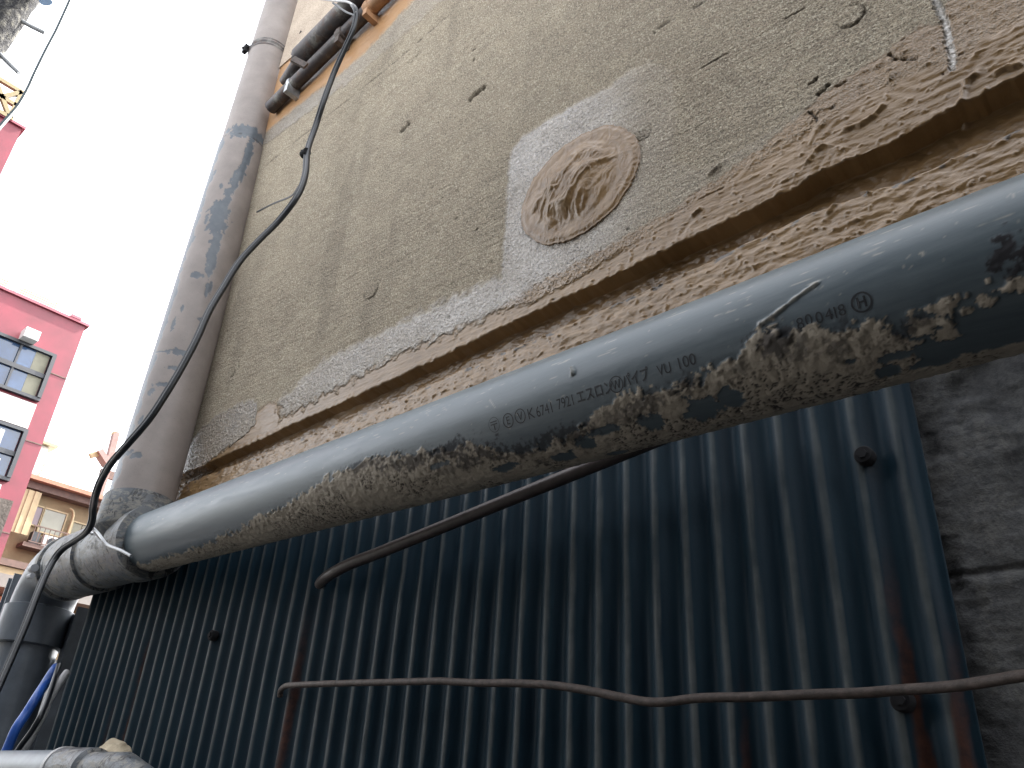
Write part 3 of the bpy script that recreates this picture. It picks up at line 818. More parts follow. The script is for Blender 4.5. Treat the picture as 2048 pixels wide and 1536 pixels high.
# ------------------------------------------------------------------ tall painted downpipe
DPp0 = np.array([-1.6388, 0.6677, 0.60])
DPd = np.array([-0.1080, 0.0428, 1.0])
DP = Cyl(DPp0, DPd, .0645)
dp = empty('downpipe', UP(DP.c), 'tall grey painted downpipe with flaking dark patches in front of the wall corner', 'downpipe')
tj = DP.par(487, 268)[0]
def down_section(name, ta, tb, r, n, extra=None):
    t_ = np.linspace(ta, tb, n); h_ = np.linspace(-math.pi, math.pi, 200, endpoint=False)
    T_, H_ = np.meshgrid(t_, h_, indexing='ij'); a_ = H_ * r
    q1 = fbm(T_ * 22, a_ * 30, 4, 601); q2 = fbm(T_ * 90, a_ * 140, 3, 603)
    chip = np.zeros(T_.shape)
    def blot(px, py, rx_, ry_, rough=.6, vs_=1.0, thr=0):
        t, h = DP.par(px, py); m_ = 1.75 / 1600 * (1.0)
        dx = (T_ - t) / (ry_ * m_ * 1.25); dy = (H_ - h) * r / (rx_ * m_ * 1.15)
        f = 1 - np.hypot(dx, dy) + rough * fbm(T_ * 40, a_ * 90, 4, int(px + py) % 97 + 610)
        np.maximum(chip, (f > thr).astype(float), out=chip)
    for b in ((492, 258, 42, 12), (478, 262, 20, 20), (510, 268, 24, 16), (498, 300, 9, 34), (488, 330, 8, 42), (472, 360, 8, 30), (440, 420, 20, 24), (434, 445, 20, 30), (452, 400, 7, 46), (430, 490, 10, 40), (424, 525, 7, 34), (443, 370, 5, 8), (391, 549, 11, 7), (404, 640, 8, 5, .4), (358, 704, 18, 6, .6), (346, 736, 12, 4), (320, 768, 14, 4, .7), (303, 782, 5, 8), (375, 480, 4, 16), (346, 650, 5, 12), (418, 575, 6, 16), (364, 618, 3, 8), (272, 912, 12, 5), (255, 905, 9, 5), (282, 838, 4, 8), (430, 345, 3, 8)):
        blot(*b)
    # bare strip near the left silhouette
    hl = DP.par(346, 600)[1]; sgn = np.sign(hl - DP.par(420, 600)[1])
    strip = sstep(-.05, .0, (H_ - hl) * sgn + .16 * q1) * (T_ < tj)
    chip = np.maximum(chip, (strip > .5).astype(float))
    lines = (np.abs(T_ - DP.par(340, 700)[0] + .004 * q1) < .0016) & ((H_ - DP.par(385, 700)[1]) * sgn > 0)
    chip = np.maximum(chip, lines.astype(float))
    hs_ = -.0005 * chip + .00025 * q1
    rim = np.zeros(T_.shape)
    if extra: rim, ex = extra(T_, H_, q1); hs_ = hs_ + ex
    V = DP.pt(T_, H_, r + hs_); V[..., 2] += H
    o = mesh_obj(name, V.reshape(-1, 3), grid_faces(len(t_), 200, True), DOWN, dp, True, dict(chip=chip, rim=rim))
    bm = bmesh.new(); bm.from_mesh(o.data); bmesh.ops.recalc_face_normals(bm, faces=bm.faces[:]); bm.to_mesh(o.data); bm.free()
    return o
def ex_low(T_, H_, q1):
    f = sstep(tj - .004, tj, T_)
    return .8 * sstep(tj - .006, tj - .001, T_), -.0030 * f
lowp = down_section('lower_pipe', -.10, tj, .0645, 620, ex_low)
def ex_up(T_, H_, q1):
    d_ = T_ - tj
    rim = .7 * (1 - sstep(.0, .012, d_)) * (q1 > -.3)
    return rim, 0 * T_
DP.r = .0645
upp = down_section('upper_pipe', tj - .02, 3.2, .0618, 620, ex_up)
# strap with bolt
ts = DP.par(545, 82)[0]
def circle_pts(C, t, r, n=48, tilt=0):
    a = np.linspace(0, 2 * math.pi, n + 1)
    return C.pt(np.full(n + 1, t) + tilt * np.sin(a), a, np.full(n + 1, r))
for k_ in range(1):
    t_ = np.linspace(ts - .016, ts + .016, 9); h_ = np.linspace(-math.pi, math.pi, 64, endpoint=False)
    T_, H_ = np.meshgrid(t_, h_, indexing='ij')
    rr_ = .0635 + .0022 * np.cos((T_ - ts) / .016 * 2 * np.pi) - .003 * (np.abs(T_ - ts) > .0155)
    V = DP.pt(T_, H_, rr_); V[..., 2] += H
    strap = mesh_obj('strap', V.reshape(-1, 3), grid_faces(9, 64, True), GALV, dp, True)
    c_ = DP.pt(np.array(ts + .002), np.array(DP.par(512, 52)[1]), np.array(.072))
    b = MB(); b.tube([c_ + np.array([-.01, -.008, -.004]), c_ + np.array([.01, .008, .004])], .0055, 8)
    b.box(c_[0] - .012, c_[0] + .004, c_[1] - .006, c_[1] + .006, c_[2] - .018, c_[2] + .012)
    b.build('strap_bolt', RUSTD, strap)
    a_ = DP.pt(np.array(ts), np.array(DP.par(590, 85)[1]), np.array(.063))
    MB().bar(a_, (a_[0] + .12, .74, a_[2]), .018, .004).build('strap_arm', GALV, dp)

# ------------------------------------------------------------------ fittings where the pipes meet at lower left
jd = empty('pipe_junction', UP((-2.15, .70, -H)), 'dusty dark grey drain fittings with elbow joining both pipes and dropping to the ground', 'drain fitting')
a0 = HP.c + HP.d * -1.70; jx = -2.15
A1 = HP.c + HP.d * (-2.12)
def arcpts(p0, d0, d1, R, n=14):
    """quarter-like bend from direction d0 to d1 starting at p0"""
    d0 = np.array(d0) / np.linalg.norm(d0); d1 = np.array(d1) / np.linalg.norm(d1)
    ang = math.acos(np.clip(d0 @ d1, -1, 1)); nrm = d1 - d0 * (d0 @ d1); nrm /= np.linalg.norm(nrm)
    return [p0 + d0 * R * math.sin(ang * i / n) + nrm * R * (1 - math.cos(ang * i / n)) for i in range(n + 1)]
L_ = -HP.d
def ringed(name, pts, r, mat, seg=56):
    return MB().tube(pts, r, seg).build(name, mat, jd, True)
# tee body
S0 = HP.c + HP.d * -1.60
tee = [S0, S0 + L_ * .002, S0 + L_ * .075, S0 + L_ * .078, S0 + L_ * .26, S0 + L_ * .262, S0 + L_ * .455, S0 + L_ * .458]
ringed('tee_body', tee, [.060, .072, .072, .068, .068, .074, .074, .064], FIT)
# branch up to the downpipe
bj = HP.c + HP.d * -1.70
q0 = DP.pt(np.array(.86), np.array(0.), np.array(0.)); 
top_in = DP.c + DP.d * ((.525 - DP.c[2]) / DP.d[2]); low_in = DP.c + DP.d * ((.455 - DP.c[2]) / DP.d[2])
ringed('branch_socket', [top_in, top_in - DP.d * .002, low_in, low_in - DP.d * .003, low_in - DP.d * .0035, HP.c + HP.d * -1.735], [.0655, .0710, .0720, .0700, .054, .052], FIT)
# collar rings
E0 = S0 + L_ * .465
ringed('collar', [E0, E0 + L_ * .004, E0 + L_ * .02, E0 + L_ * .024], [.064, .0715, .0715, .064], FIT)
E1 = S0 + L_ * .495
ringed('collar', [E1, E1 + L_ * .004, E1 + L_ * .022, E1 + L_ * .026], [.064, .076, .076, .066], FIT)
E2 = S0 + L_ * .53
bend = arcpts(E2 + L_ * .02, L_, (0.02, -.02, -1), .085, 18)
ringed('elbow', [E0 - L_ * .01, E2 - L_ * .001, E2] + bend, [.060, .060, .070] + [.070] * len(bend), FITD)
bdn = bend[-1]; dn = np.array((0.02, -.02, -1.)); dn /= np.linalg.norm(dn)
ringed('socket', [bdn - dn * .004, bdn, bdn + dn * .085, bdn + dn * .088], [.068, .078, .078, .066], FITD)
ringed('vertical_pipe', [bdn + dn * .05, bdn + dn * .2, bdn + dn * 1.9], .0655, FITD)
# moulded oval marks on the fitting
for tpos, ang in ((.235, .35), (.31, .0)):
    C_ = S0 + L_ * tpos
    pts = [C_ + (HP.n * math.cos(ang + .10 * math.sin(a)) + HP.u * math.sin(ang + .22 * math.sin(a))) * .069 + L_ * .010 * math.cos(a) for a in np.linspace(0, 2 * math.pi, 20)]
    ringed('moulded_mark', pts, .0013, FIT, 6)
# clamp ear with bolt
C_ = E1 + L_ * .012 + (HP.n * math.cos(-.25) + HP.u * math.sin(-.25)) * .079
MB().tube([C_ + L_ * -.012, C_ + L_ * .012], .009, 10).tube([C_ + L_ * -.016 - np.array([0, 0, .018]), C_ + L_ * .012 - np.array([0, 0, .018])], .006, 8).build('clamp_bolt', STEEL, jd, True)
# twisted tie wire
wp = [onY(216, 1090, .58), onY(205, 1078, .575), onY(196, 1066, .575), onY(186, 1057, .58), onY(178, 1054, .59), onY(176, 1060, .61), onY(184, 1068, .62)]
wt = empty('tie_wire', UP(wp[0]), 'pale twisted wire looped over the pipe fitting at lower left', 'wire')
MB().tube(spline([onY(262, 1112, .585)] + [onY(240, 1100, .58)] + wp), .0028, 8).build('wire', WIRE, wt, True)

# ------------------------------------------------------------------ black cable down the wall and the downpipe
cab = [(668, 0, .66), (690, 2, .66), (704, 8, .655), (712, 16, .65), (715, 30, .655), (708, 60, .66), (690, 100, .665), (668, 150, .67), (648, 205, .672), (632, 255, .68), (617, 300, .67), (612, 350, .66), (596, 392, .65), (560, 440, .64), (520, 480, .62), (480, 524, .60), (448, 575, .585), (420, 622, .57), (395, 678, .56), (365, 735, .55), (335, 785, .54), (300, 838, .53), (260, 885, .52), (225, 925, .52), (204, 960, .53), (193, 990, .54), (188, 1015, .56), (186, 1040, .57), (176, 1062, .575), (150, 1082, .58), (125, 1100, .575), (108, 1122, .57), (92, 1152, .56), (76, 1190, .55), (52, 1252, .54), (25, 1315, .53), (0, 1372, .52), (-30, 1440, .51)]
cpts = spline([onY(a, b, c_) for a, b, c_ in cab], 5)
ce = empty('black_cable', UP(cpts[10]), 'long black twin cable hanging over the wall and across the tall downpipe', 'cable')
rr_ = np.interp(np.arange(len(cpts)), [0, 25, 60, 140, len(cpts)], [.0028, .0045, .0058, .0054, .0050])
MB().tube(cpts, rr_, 10).build('sheath', CABLE, ce, True)
off = [p + np.array([-.006, -.004, .001]) for p in cpts[12:]]
MB().tube(off, .0028, 8).build('thin_core', CABLE, ce, True)
kn = onY(615, 309, .672)
MB().tube([kn + np.array([-.010, -.005, 0]), kn + np.array([.008, -.006, 0])], .010, 10).tube([kn + np.array([.006, -.008, .006]), kn + np.array([-.012, -.010, .010])], .003, 6).build('tie_knot', RUSTD, ce, True)
MB().tube(spline([onY(598, 372, .655), onY(582, 392, .68), (onY(545, 408, .70)), onY(514, 424, .71)]), .0022, 6).build('loose_end', CABLE, ce, True)
MB().tube(spline([onY(712, 32, .655), onY(692, 24, .65), onY(675, 12, .645), onY(666, 6, .64)]), .0028, 6).build('loose_end', CABLE, ce, True)
MB().tube(spline([onY(640, -2, .67), onY(665, 1, .66), onY(695, 4, .655), onY(709, 14, .652), onY(713, 26, .652)]), .0030, 8).build('pale_core', PALE, ce, True)

# ------------------------------------------------------------------ conduits at the top left
c1 = empty('steel_conduit', UP(onY(640, 130, .70)), 'weathered galvanised conduit clamped just above the orange band', 'conduit', None)
pa, pb = onY(541, 216, .720), onY(712, 46, .716)
dd = (pb - pa)
MB().tube([pa, pa + dd * .1, pa + dd * .5, pb, pb + dd * .1, pb + dd * .5], .0185, 24).build('tube', GALV, c1, True)
ORG = simple('orange_paint', (.36, .20, .105), .6, .3, 40, .0006, 200)
MB().tube([pb + dd * .12, pb + dd * .9], .0195, 24).build('painted_tube', ORG, c1, True)
def clamp(px, py, mat, wd=.014, r=.021):
    q_ = onY(px, py, .712); t_ = (q_ - pa) @ dd / (dd @ dd); c_ = pa + dd * t_; u_ = dd / np.linalg.norm(dd)
    MB().tube([c_ - u_ * wd, c_ - u_ * (wd - .002), c_, c_ + u_ * (wd - .002), c_ + u_ * wd], [r - .004, r, r + .0015, r, r - .004], 24).box(c_[0] - .008, c_[0] + .008, .70, .742, c_[2] - .038, c_[2] - .012).build('clamp', mat, c1, True)
clamp(682, 82, RUST, .013, .0215); clamp(579, 188, WIRE, .008, .0205); clamp(738, 30, ORG, .010, .021)
c2 = empty('dark_conduit', UP(onY(640, 60, .68)), 'wider dark conduit ending in a ragged broken mouth beside the downpipe', 'conduit')
qa, qb = onY(602, 114, .695), onY(706, 8, .695); d2 = qb - qa
th_ = np.linspace(-math.pi, math.pi, 48, endpoint=False)
tl = np.concatenate([[0], np.linspace(.02, 3, 12)])
TT, HH = np.meshgrid(tl, th_, indexing='ij')
C2 = Cyl(qa, d2, .027)
rag = np.where(TT == 0, .02 * fbm(np.cos(HH) * 3, np.sin(HH) * 3, 3, 701), 0)
V = C2.pt(TT * np.linalg.norm(d2) * 1 + rag, HH, .0265 + 0 * TT); V[..., 2] += H
o = mesh_obj('tube', V.reshape(-1, 3), grid_faces(len(tl), 48, True), GALV, c2, True)
md = o.modifiers.new('thickness', 'SOLIDIFY'); md.thickness = .002
MB().tube([qa - d2 * .44 + np.array([0, .018, 0]), qa + d2 * .04], .017, 20).build('inner_tube', GALV, c2, True)
MB().bar(onY(585, 118, .66), onY(612, 132, .69), .008, .02).build('bracket', RUST, c2)

# ------------------------------------------------------------------ bars and rods in front of the sheet
rp = [(880, 1362, .69), (960, 1366, .69), (1017, 1366, .69), (1100, 1370, .69), (1170, 1380, .69), (1240, 1394, .69), (1290, 1403, .69), (1330, 1404, .69), (1400, 1396, .69), (1500, 1394, .69), (1620, 1389, .69), (1720, 1386, .69), (1800, 1380, .69), (1900, 1373, .68), (1980, 1362, .67), (2048, 1351, .66), (2200, 1335, .65)]
P_ = spline([onY(*p) for p in rp], 5)
P_ = spline([onY(560, 1392, .748), onY(562, 1380, .742), onY(572, 1372, .72), onY(592, 1370, .705), onY(640, 1368, .70), onY(700, 1366, .70)], 5) + P_
rd = empty('rusty_rod', UP(P_[20]), 'thin rusty bent rod crossing in front of the corrugated sheet', 'rod')
MB().tube(P_, .0042, 12).build('rod', RUST, rd, True)
r2 = empty('dark_pipe', UP(onY(1100, 960, .69)), 'thin dark pipe slanting up behind the grey drain pipe in front of the sheet', 'pipe')
MB().tube(spline([onY(640, 1168, .75), onY(646, 1160, .735), onY(662, 1148, .71), onY(700, 1128, .705), onY(760, 1105, .705)], 4) + [ onY(1017, 1000, .70), onY(1250, 905, .695), onY(1500, 803, .69)], .0085, 14).build('tube', simple('dark_brown_pipe', (.06, .045, .042), .45, .3, 60), r2, True)

# ------------------------------------------------------------------ lower left corner
lp = empty('lower_pipe_run', UP((-2.0, .62, -.03)), 'pale grey horizontal pipe with coupling at the bottom left corner of the picture', 'pipe')
pz = [onY(-60, 1536, .60), onY(128, 1541, .60)]
dz = pz[1] - pz[0]; dz /= np.linalg.norm(dz)
MB().tube([pz[0] - dz * .8, pz[1]], .030, 40).build('pipe', simple('pale_grey_pvc', (.20, .225, .245), .38, .2, 20, .0002, 200), lp, True)
MB().tube([pz[1] - dz * .004, pz[1] - dz * .002, pz[1] + dz * .10, pz[1] + dz * .105], [.029, .034, .033, .026], 40).build('coupling', FIT, lp, True)
MB().tube([pz[1] - dz * .008, pz[1] + dz * .002], [.0352, .0352], 40).build('coupling_rim', PALE, lp, True)
MB().tube([pz[1] + dz * .09, pz[1] + dz * .20, pz[1] + dz * .26 + np.array([0, .01, -.02]), pz[1] + dz * .30 + np.array([0, .02, -.07]), pz[1] + dz * .31 + np.array([0, .02, -1.5])], .027, 40).build('pipe', FIT, lp, True)
ck = onY(212, 1512, .66)
bm = bmesh.new(); bmesh.ops.create_icosphere(bm, subdivisions=4, radius=.026)
from mathutils import noise as mn
for v in bm.verts:
    v.co *= 1 + .35 * mn.noise(v.co * 30) + .12 * mn.noise(v.co * 90)
    v.co.x *= 1.3
me = bpy.data.meshes.new('cement_lump'); bm.to_mesh(me); bm.free(); me.materials.append(CEMENT)
o = bpy.data.objects.new('cement_lump', me); COL.objects.link(o); o.location = (ck[0] + .02, ck[1], ck[2] + H)
tag(o, 'small beige lump of cement behind the coupling at bottom left', 'cement lump')

# corner post of pale channel steel, hoses
cp = empty('steel_corner_post', UP((-2.03, .80, -H)), 'dark folded steel corner post beside the corrugated sheet with a pale open top', 'post')
tp = onY(158, 1226, .78)
b = MB()
b.box(tp[0] - .030, tp[0] - .027, .775, .83, -H, tp[2]); b.box(tp[0] - .027, tp[0] + .02, .775, .778, -H, tp[2] - .006); b.box(tp[0] + .0, tp[0] + .003, .778, .83, -H, tp[2] + .004); b.box(tp[0] + .02, tp[0] + .023, .765, .83, -H, tp[2] + .01)
b.build('channel', FITD, cp)
MB().box(tp[0] - .36, tp[0] - .032, .80, .81, -H, .27).build('dark_filler', FITD, cp)  # dark panel added to cover the sunlit gap beside the post
MB().box(tp[0] - .05, tp[0] + .05, .95, .96, tp[2] - .3, tp[2] + .12).build('back_plate', STEEL, cp)
for nm, pts, r, m_, lab in (
    ('hose', [(112, 1335, .70), (105, 1345, .69), (90, 1368, .68), (72, 1396, .66), (52, 1428, .65), (32, 1458, .64), (14, 1500, .64), (-10, 1560, .64)], .0095, BLUE, 'blue hose hanging behind the vertical drain pipe'),
    ('hose', [(134, 1345, .70), (124, 1358, .69), (112, 1376, .68), (98, 1400, .67), (88, 1425, .66), (74, 1452, .655), (54, 1490, .65), (20, 1550, .65)], .0075, PALE, 'pale grey hose hanging beside the blue hose'),
    ('cable', [(118, 1330, .70), (110, 1355, .675), (96, 1396, .66), (82, 1430, .645), (62, 1464, .64), (40, 1494, .635), (5, 1550, .63)], .0052, CABLE, 'short black cable curving between the blue and pale hoses')):
    P_ = spline([onY(*p) for p in pts])
    o = MB().tube(P_, r, 12).build(nm, m_, None, True); tag(o, lab, nm, 'hoses at the lower left' if nm == 'hose' else None)
# narrow metal profile left of the elbow
q_ = onX(30, 1156, -2.9)
pr = MB(); pr.box(q_[0] - .02, q_[0] - .017, q_[1] - .012, q_[1] + .02, -H, q_[2]).box(q_[0] - .017, q_[0] + .02, q_[1] + .017, q_[1] + .02, -H, q_[2]).box(q_[0] + .02, q_[0] + .023, q_[1] - .012, q_[1] + .02, -H, q_[2] + .01)
tag(pr.build('metal_channel', FITD), 'dark upright metal channel behind the drain elbow at far left', 'post')

# timber post
pt_ = onX(10, 1004, -4.2)
wp_ = MB(); wp_.bar((pt_[0], pt_[1] - .02, -H), (pt_[0], pt_[1] - .02, pt_[2]), .085, .085)
wo_ = wp_.build('timber_post', WOOD)
bm = bmesh.new(); bm.from_mesh(wo_.data); bmesh.ops.subdivide_edges(bm, edges=bm.edges[:], cuts=5, use_grid_fill=True)
for v in bm.verts: v.co += Vector((mn.noise(v.co * 9), mn.noise(v.co * 9 + Vector((5, 0, 0))), mn.noise(v.co * 14) * .8)) * .009
bm.to_mesh(wo_.data); bm.free()
tag(wo_, 'dark weathered timber post with a worn top in front of the red building', 'post')

# ------------------------------------------------------------------ background: red building (facade on X = -16)
RX = -16.0
rb = empty('red_building', (RX - 3, 0, 0), 'bright red panelled building with wide grey framed windows across the street', 'building')
MB().box(RX - 9, RX, .3, 4.43, -H, 8.28).build('wall', REDP, rb)
MB().box(RX - 9, RX + .02, .3, 2.02, 8.284, 11.83).build('upper_storey', REDP, rb)
MB().box(RX - 9, RX + .05, 2.03, 4.49, 8.284, 8.34).box(RX - 9, RX + .07, .3, 2.07, 11.834, 11.89).build('coping', REDT, rb)
MB().box(RX - .5, RX + .06, 4.10, 4.30, 8.342, 8.40).build('roof_cap', REDT, rb)
for z_ in (7.05, 5.62, 3.9):
    MB().box(RX + .001, RX + .012, 4.12, 4.428, z_, z_ + .02).build('panel_joint', BROWN, rb)
MB().box(RX + .001, RX + .03, .31, 4.09, 5.84, 6.34).build('white_band', WHITE, rb)
MB().box(RX + .001, RX + .03, .31, 4.02, 3.9, 4.70).build('white_band', WHITE, rb)
def wide_window(z0, z1_, yr, panes, curtain):
    fr = MB()
    fr.box(RX + .001, RX + .10, .5, yr, z1_ - .06, z1_).box(RX + .001, RX + .10, .5, yr, z0, z0 + .06)
    fr.box(RX + .001, RX + .12, yr - .07, yr, z0 + .061, z1_ - .061)
    zm_ = (z0 + z1_) / 2
    fr.box(RX + .001, RX + .08, .5, yr - .071, zm_ - .045, zm_ + .045)
    for y_ in (yr - .62, yr - 1.25, yr - 1.9, yr - 2.6, yr - 3.3):
        fr.box(RX + .001, RX + .07, y_ - .02, y_ + .02, z0 + .061, zm_ - .046).box(RX + .001, RX + .07, y_ - .02, y_ + .02, zm_ + .046, z1_ - .061)
    f = fr.build('window_frame', FRAME, rb)
    ys = [yr - .07, yr - .62, yr - 1.25, yr - 1.9, yr - 2.6, yr - 3.3]
    for i in range(5):
        for a, b in ((z0 + .06, zm_ - .045), (zm_ + .045, z1_ - .06)):
            MB().box(RX + .002, RX + .03, ys[i + 1] + .02, ys[i] - .02, a, b).build('pane', GLASS, f)
    if curtain:
        for a, b in ((z0 + .07, zm_ - .05), (zm_ + .05, z1_ - .07)):
            MB().box(RX + .031, RX + .036, yr - .34, yr - .09, a, b).build('blind', CURT, f)
    else:
        YEL = bpy.data.materials.get('yellow_goods') or simple('yellow_goods', (.75, .5, .05), .6, .2, 5)
        for j, (a, b, c_, m2) in enumerate(((.15, .25, .02, WHITE), (.35, .2, .1, YEL), (.5, .35, .05, YEL), (.25, .3, .5, WHITE), (.45, .12, .6, CURT))):
            MB().box(RX + .031, RX + .038, yr - .1 - a - .08, yr - .1 - a, z0 + .1 + c_, z0 + .1 + c_ + b).build('shelf_goods', m2, f)
wide_window(6.40, 7.42, 4.10, 3, True)
wide_window(4.78, 5.80, 4.10, 3, False)
# flood light on the wall
fl = MB(); q_ = onX(52, 678, RX)
fl.box(RX + .05, RX + .32, q_[1] - .13, q_[1] + .13, q_[2] - .10, q_[2] + .10)
flo = fl.build('flood_light', WHITE, rb)
MB().box(RX + .321, RX + .33, q_[1] - .11, q_[1] + .11, q_[2] - .08, q_[2] + .08).build('lens', simple('lamp_glass', (.35, .45, .6), .1, .1, 3), flo)
MB().box(RX + .001, RX + .05, q_[1] - .03, q_[1] + .03, q_[2] - .16, q_[2] - .02).build('bracket', FRAME, flo)
# roof units
for i, (y_, w_) in enumerate(((3.1, .85), (2.45, .55))):
    a = empty('roof_unit', (RX - .6, y_, 8.34 + H), ('pale air unit on the red roof nearest the corner', 'pale air unit on the red roof against the taller storey')[i], 'air unit', 'pale air units on the red roof')
    MB().box(RX - .9, RX - .3, y_, y_ + w_, 8.345, 8.72).build('case', WHITE, a)
    for k_ in range(6):
        MB().box(RX - .299, RX - .29, y_ + .06, y_ + w_ - .06, 8.40 + k_ * .05, 8.415 + k_ * .05).build('louvre', CREAM, a)
# lattice on the taller block
lt = empty('roof_lattice', (RX, 1.0, 11.9 + H), 'cream steel lattice frame standing on the taller red block', 'steel frame')
zb, zt_ = 11.90, 12.62
def lat(a, b, w_=.085): MB().bar((RX + .05, a[0], a[1]), (RX + .05, b[0], b[1]), w_).build('strut', LATT, lt)
for a, b in (((.3, zt_), (1.76, zt_)), ((.3, zb), (1.80, zb)), ((1.74, zt_), (1.74, zb)), ((1.74, zt_), (1.2, zb)), ((1.2, zb), (.6, zt_)), ((1.2, zt_), (1.2, zb)), ((1.20, zt_), (1.74, zb)), ((.6, zt_), (.6, zb)), ((.3, 12.25), (1.76, 12.25)), ((.6, zb), (.3, zt_))):
    lat(a, b)
MB().box(RX - 1.4, RX - .9, .35, 1.6, zb, zt_ - .1).build('tank', simple('grey_tank', (.06, .06, .06), .6, .4, 4), lt)

# ------------------------------------------------------------------ background: ochre building (facade X = -24)
TX = -24.0
tb = empty('ochre_building', (TX - 3, 9, 0), 'old ochre rendered house with balcony and brown eaves behind the red building', 'building')
MB().box(TX - 7, TX, 5.4, 15, -H, 7.1).build('wall', TAN, tb)
MB().box(TX - 7.2, TX + .55, 5.2, 15.2, 7.30, 7.42).build('roof', simple('salmon_roof_edge', (.22, .10, .06), .7, .2, 4), tb)
MB().box(TX - 7, TX + .35, 5.3, 15.1, 7.102, 7.298).build('eaves', BROWN, tb)
# corrugated cream side screen
for k_ in range(5):
    y_ = 6.55 + k_ * .085
    MB().box(TX + .30, TX + .33 + .02 * (k_ % 2), y_, y_ + .083, 5.85, 7.05).build('screen_strip', CREAM, tb)
def win(y0, y1_, z0, z1_, m_, n=1):
    f = MB().box(TX + .001, TX + .06, y0, y1_, z0 - .04, z0).box(TX + .001, TX + .06, y0, y1_, z1_, z1_ + .04).box(TX + .001, TX + .06, y0 - .04, y0, z0 - .04, z1_ + .04).box(TX + .001, TX + .06, y1_, y1_ + .04, z0 - .04, z1_ + .04).build('window_frame', CREAM, tb)
    for i in range(n):
        a = y0 + (y1_ - y0) * i / n; b = y0 + (y1_ - y0) * (i + 1) / n
        MB().box(TX + .002, TX + .03, a + .01, b - .01, z0, z1_).build('pane', m_, f)
PANE1 = simple('pale_glass', (.15, .15, .115), .2, .15, 2); PANE2 = simple('mauve_glass', (.12, .08, .095), .3, .1, 2)
win(7.00, 7.22, 6.25, 6.75, PANE2); win(7.28, 7.85, 6.12, 6.75, PANE1); win(8.1, 8.6, 6.2, 6.6, CURT, 2)
MB().box(TX + .001, TX + .45, 6.9, 15, 5.55, 5.66).build('balcony_floor', BROWN, tb)
rl = MB().box(TX + .44, TX + .47, 7.0, 15, 6.12, 6.15).box(TX + .44, TX + .47, 7.0, 15, 5.68, 5.71)
rlo = rl.build('balcony_rail', BROWN, tb)
for k_ in range(22):
    y_ = 7.05 + k_ * .13
    MB().box(TX + .447, TX + .463, y_, y_ + .018, 5.711, 6.119).build('baluster', BROWN, rlo)
pp = spline([(TX + .15, 8.0, 5.6), (TX + .15, 8.0, 6.3), (TX + .15, 8.0, 6.7), (TX + .14, 7.95, 6.86), (TX + .1, 7.86, 6.92)])
MB().tube(pp, .035, 10).build('vent_pipe', CREAM, tb, True)
ac = MB().box(TX + .1, TX + .38, 7.38, 7.82, 5.665, 5.98).build('air_unit', WHITE, tb)
MB().tube([(TX + .381, 7.6, 5.82), (TX + .40, 7.6, 5.82)], .12, 20).build('fan_grille', FRAME, ac)
MB().box(TX + .12, TX + .36, 7.08, 7.28, 5.665, 6.0).build('crate', FRAME, tb)
MB().box(TX + .1, TX + .2, 7.9, 8.9, 5.67, 6.05).build('balcony_screen', CREAM, tb)
MB().box(TX + .001, TX + .5, 5.4, 15, 4.95, 5.12).build('lower_beam', BROWN, tb)
MB().box(TX + .001, TX + 1.1, 5.4, 15, 4.30, 4.62).build('canopy', simple('grey_canopy', (.11, .10, .09), .5, .2, 3), tb)
MB().box(TX + .001, TX + .4, 5.4, 15, 4.63, 4.94).build('canopy_board', CREAM, tb)
for k_ in range(6):
    MB().box(TX + .002, TX + .08, 6.3 + k_ * .42, 6.62 + k_ * .42, 2.6, 4.25).build('shutter_panel', simple('orange_board', (.6, .25, .1), .6, .2, 3) if k_ == 0 else bpy.data.materials['orange_board'], tb)

# pale building behind with a cable and a pinkish bracket by the downpipe
pb_ = empty('pale_building', (-42, 14, 0), 'very pale distant building with a stepped roof behind the ochre house', 'building')
q_ = onX(85, 930, -40)
MB().box(-50, -40, 4, q_[1], -H, q_[2] + .9).build('wall', WHITE, pb_)
MB().box(-49, -39.7, 4, q_[1] + .3, q_[2] + .902, q_[2] + 1.05).build('roof', CREAM, pb_)
MB().box(-50, -40.4, q_[1] + .001, 30, -H, q_[2] - 1.2).build('wing', WHITE, pb_)
MB().box(-39.99, -39.9, 8, q_[1] - .4, q_[2] - 1.0, q_[2] - .5).build('window_band', CREAM, pb_)
gb = empty('gable_end', (-30, 14, 0), 'pinkish brown roof bracket and post showing just left of the downpipe', 'roof bracket')
def P30(a, b): return onX(a, b, -30)
pk = simple('dull_pink_timber', (.17, .10, .09), .7, .2, 3)
MB().bar(P30(232, 865), P30(212, 945), .22, .22).build('post', pk, gb)
MB().bar(P30(196, 902), P30(214, 930), .45, .2).build('bracket', pk, gb)
MB().bar(P30(180, 912), P30(200, 906), .16, .2).build('bracket_tip', CREAM, gb)
MB().bar(P30(213, 944), (P30(213, 944)[0], P30(213, 944)[1], -H), .2, .2).build('post', pk, gb)
MB().bar(P30(200, 945), P30(260, 962), .16, .3).build('beam', BROWN, gb)
o = MB().tube(spline([onX(60, 975, -28), onX(84, 940, -28), onX(92, 927, -28), onX(140, 906, -28), onX(190, 882, -28), onX(236, 862, -28), onX(330, 820, -28)]), .022, 6).build('overhead_wire', LATT, None, True)
tag(o, 'pale yellow wire rising to the right above the ochre house', 'wire')

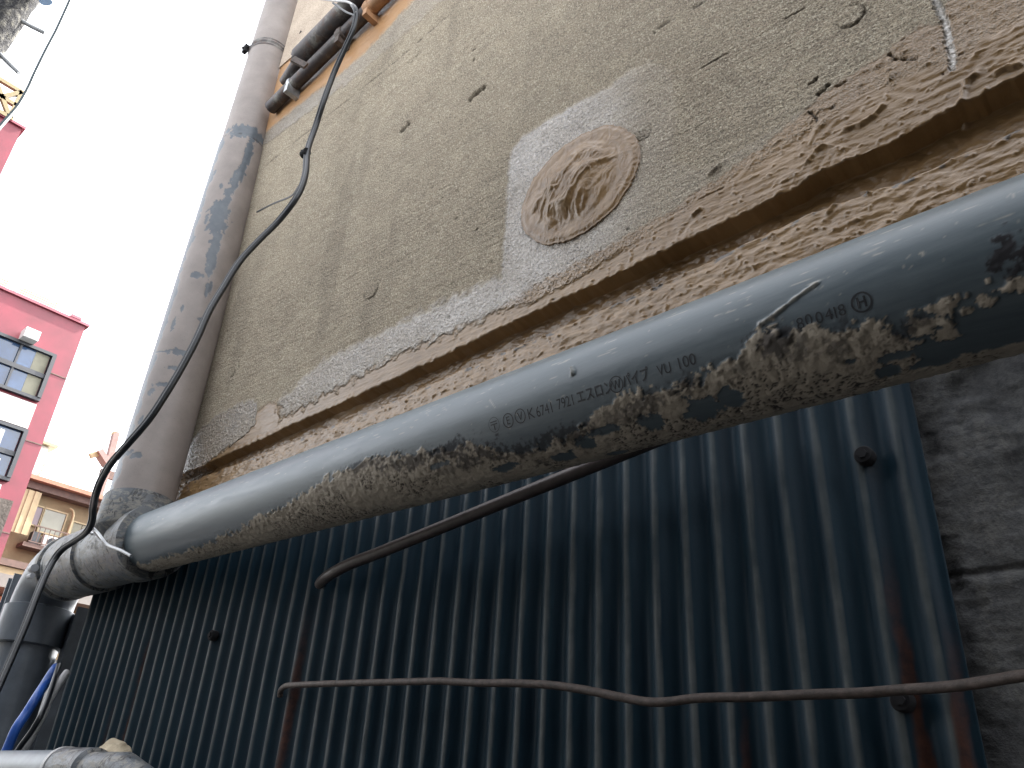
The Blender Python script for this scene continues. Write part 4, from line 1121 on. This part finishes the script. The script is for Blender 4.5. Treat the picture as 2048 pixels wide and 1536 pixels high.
# ------------------------------------------------------------------ pole at the top left and hanging cable
po = empty('utility_pole', UP((onX(20, 30, -7)[0], onX(20, 30, -7)[1], -H)), 'rough mottled grey utility pole leaning into the top left corner', 'utility pole')
ca_, cb_ = onX(44, -8, -7.0), onX(-34, 105, -7.0)
ddp = cb_ - ca_; ddp /= np.linalg.norm(ddp)
n_ = 90
pts = [ca_ - ddp * 4 + ddp * (4 + (ca_[2] + H) / -ddp[2]) * i / (n_ - 1) for i in range(n_)]
ob = MB().tube(pts, .135, 40).build('pole', BARK, po, True)
for v in ob.data.vertices:
    p_ = v.co; nn = mn.noise(Vector((p_.x * 14, p_.y * 14, p_.z * 10))) * .014
    v.co += Vector((nn, nn, 0))
def peg(a, b, c_, d_):
    MB().tube(spline([onX(a, b, -6.95), onX((a + c_) / 2, (b + d_) / 2 + 1, -6.9), onX(c_, d_, -6.85)]), [.020] * 13 + [.020, .022, .027, .030] if False else .020, 10).build('step_peg', simple('peg_grey', (.16, .17, .18), .6, .2, 10) if 'peg_grey' not in bpy.data.materials else bpy.data.materials['peg_grey'], po, True)
peg(36, 38, 90, 66); peg(-6, 102, 38, 146)
MB().tube([onX(-14, -6, -7.6), onX(-28, 46, -7.6)], .17, 24).build('transformer', simple('navy_steel', (.02, .035, .07), .5, .2, 4), po, True)
MB().tube([onX(84, -30, -6.8), onX(92, 4, -6.8)], .055, 20).build('insulator', simple('blue_grey_ceramic', (.12, .2, .32), .3, .1, 4), po, True)
MB().bar(onX(84, -30, -6.8), ca_ - ddp * .15, .04).build('crossarm', GALV, po)
o = MB().tube(spline([onX(160, -40, -9), onX(140, 3, -9), onX(115, 58, -9), onX(93, 100, -9), onX(70, 147, -9), onX(56, 178, -9), onX(36, 212, -9), onX(12, 240, -9), onX(-40, 300, -9)]), .026, 6).build('hanging_cable', simple('teal_cable', (.008, .02, .026), .5, .2, 10), None, True)
tag(o, 'thin dark cable sloping down past the utility pole into the sky', 'cable')
print('SCENE DONE', sum(len(o.data.polygons) for o in S.objects if o.type == 'MESH'))
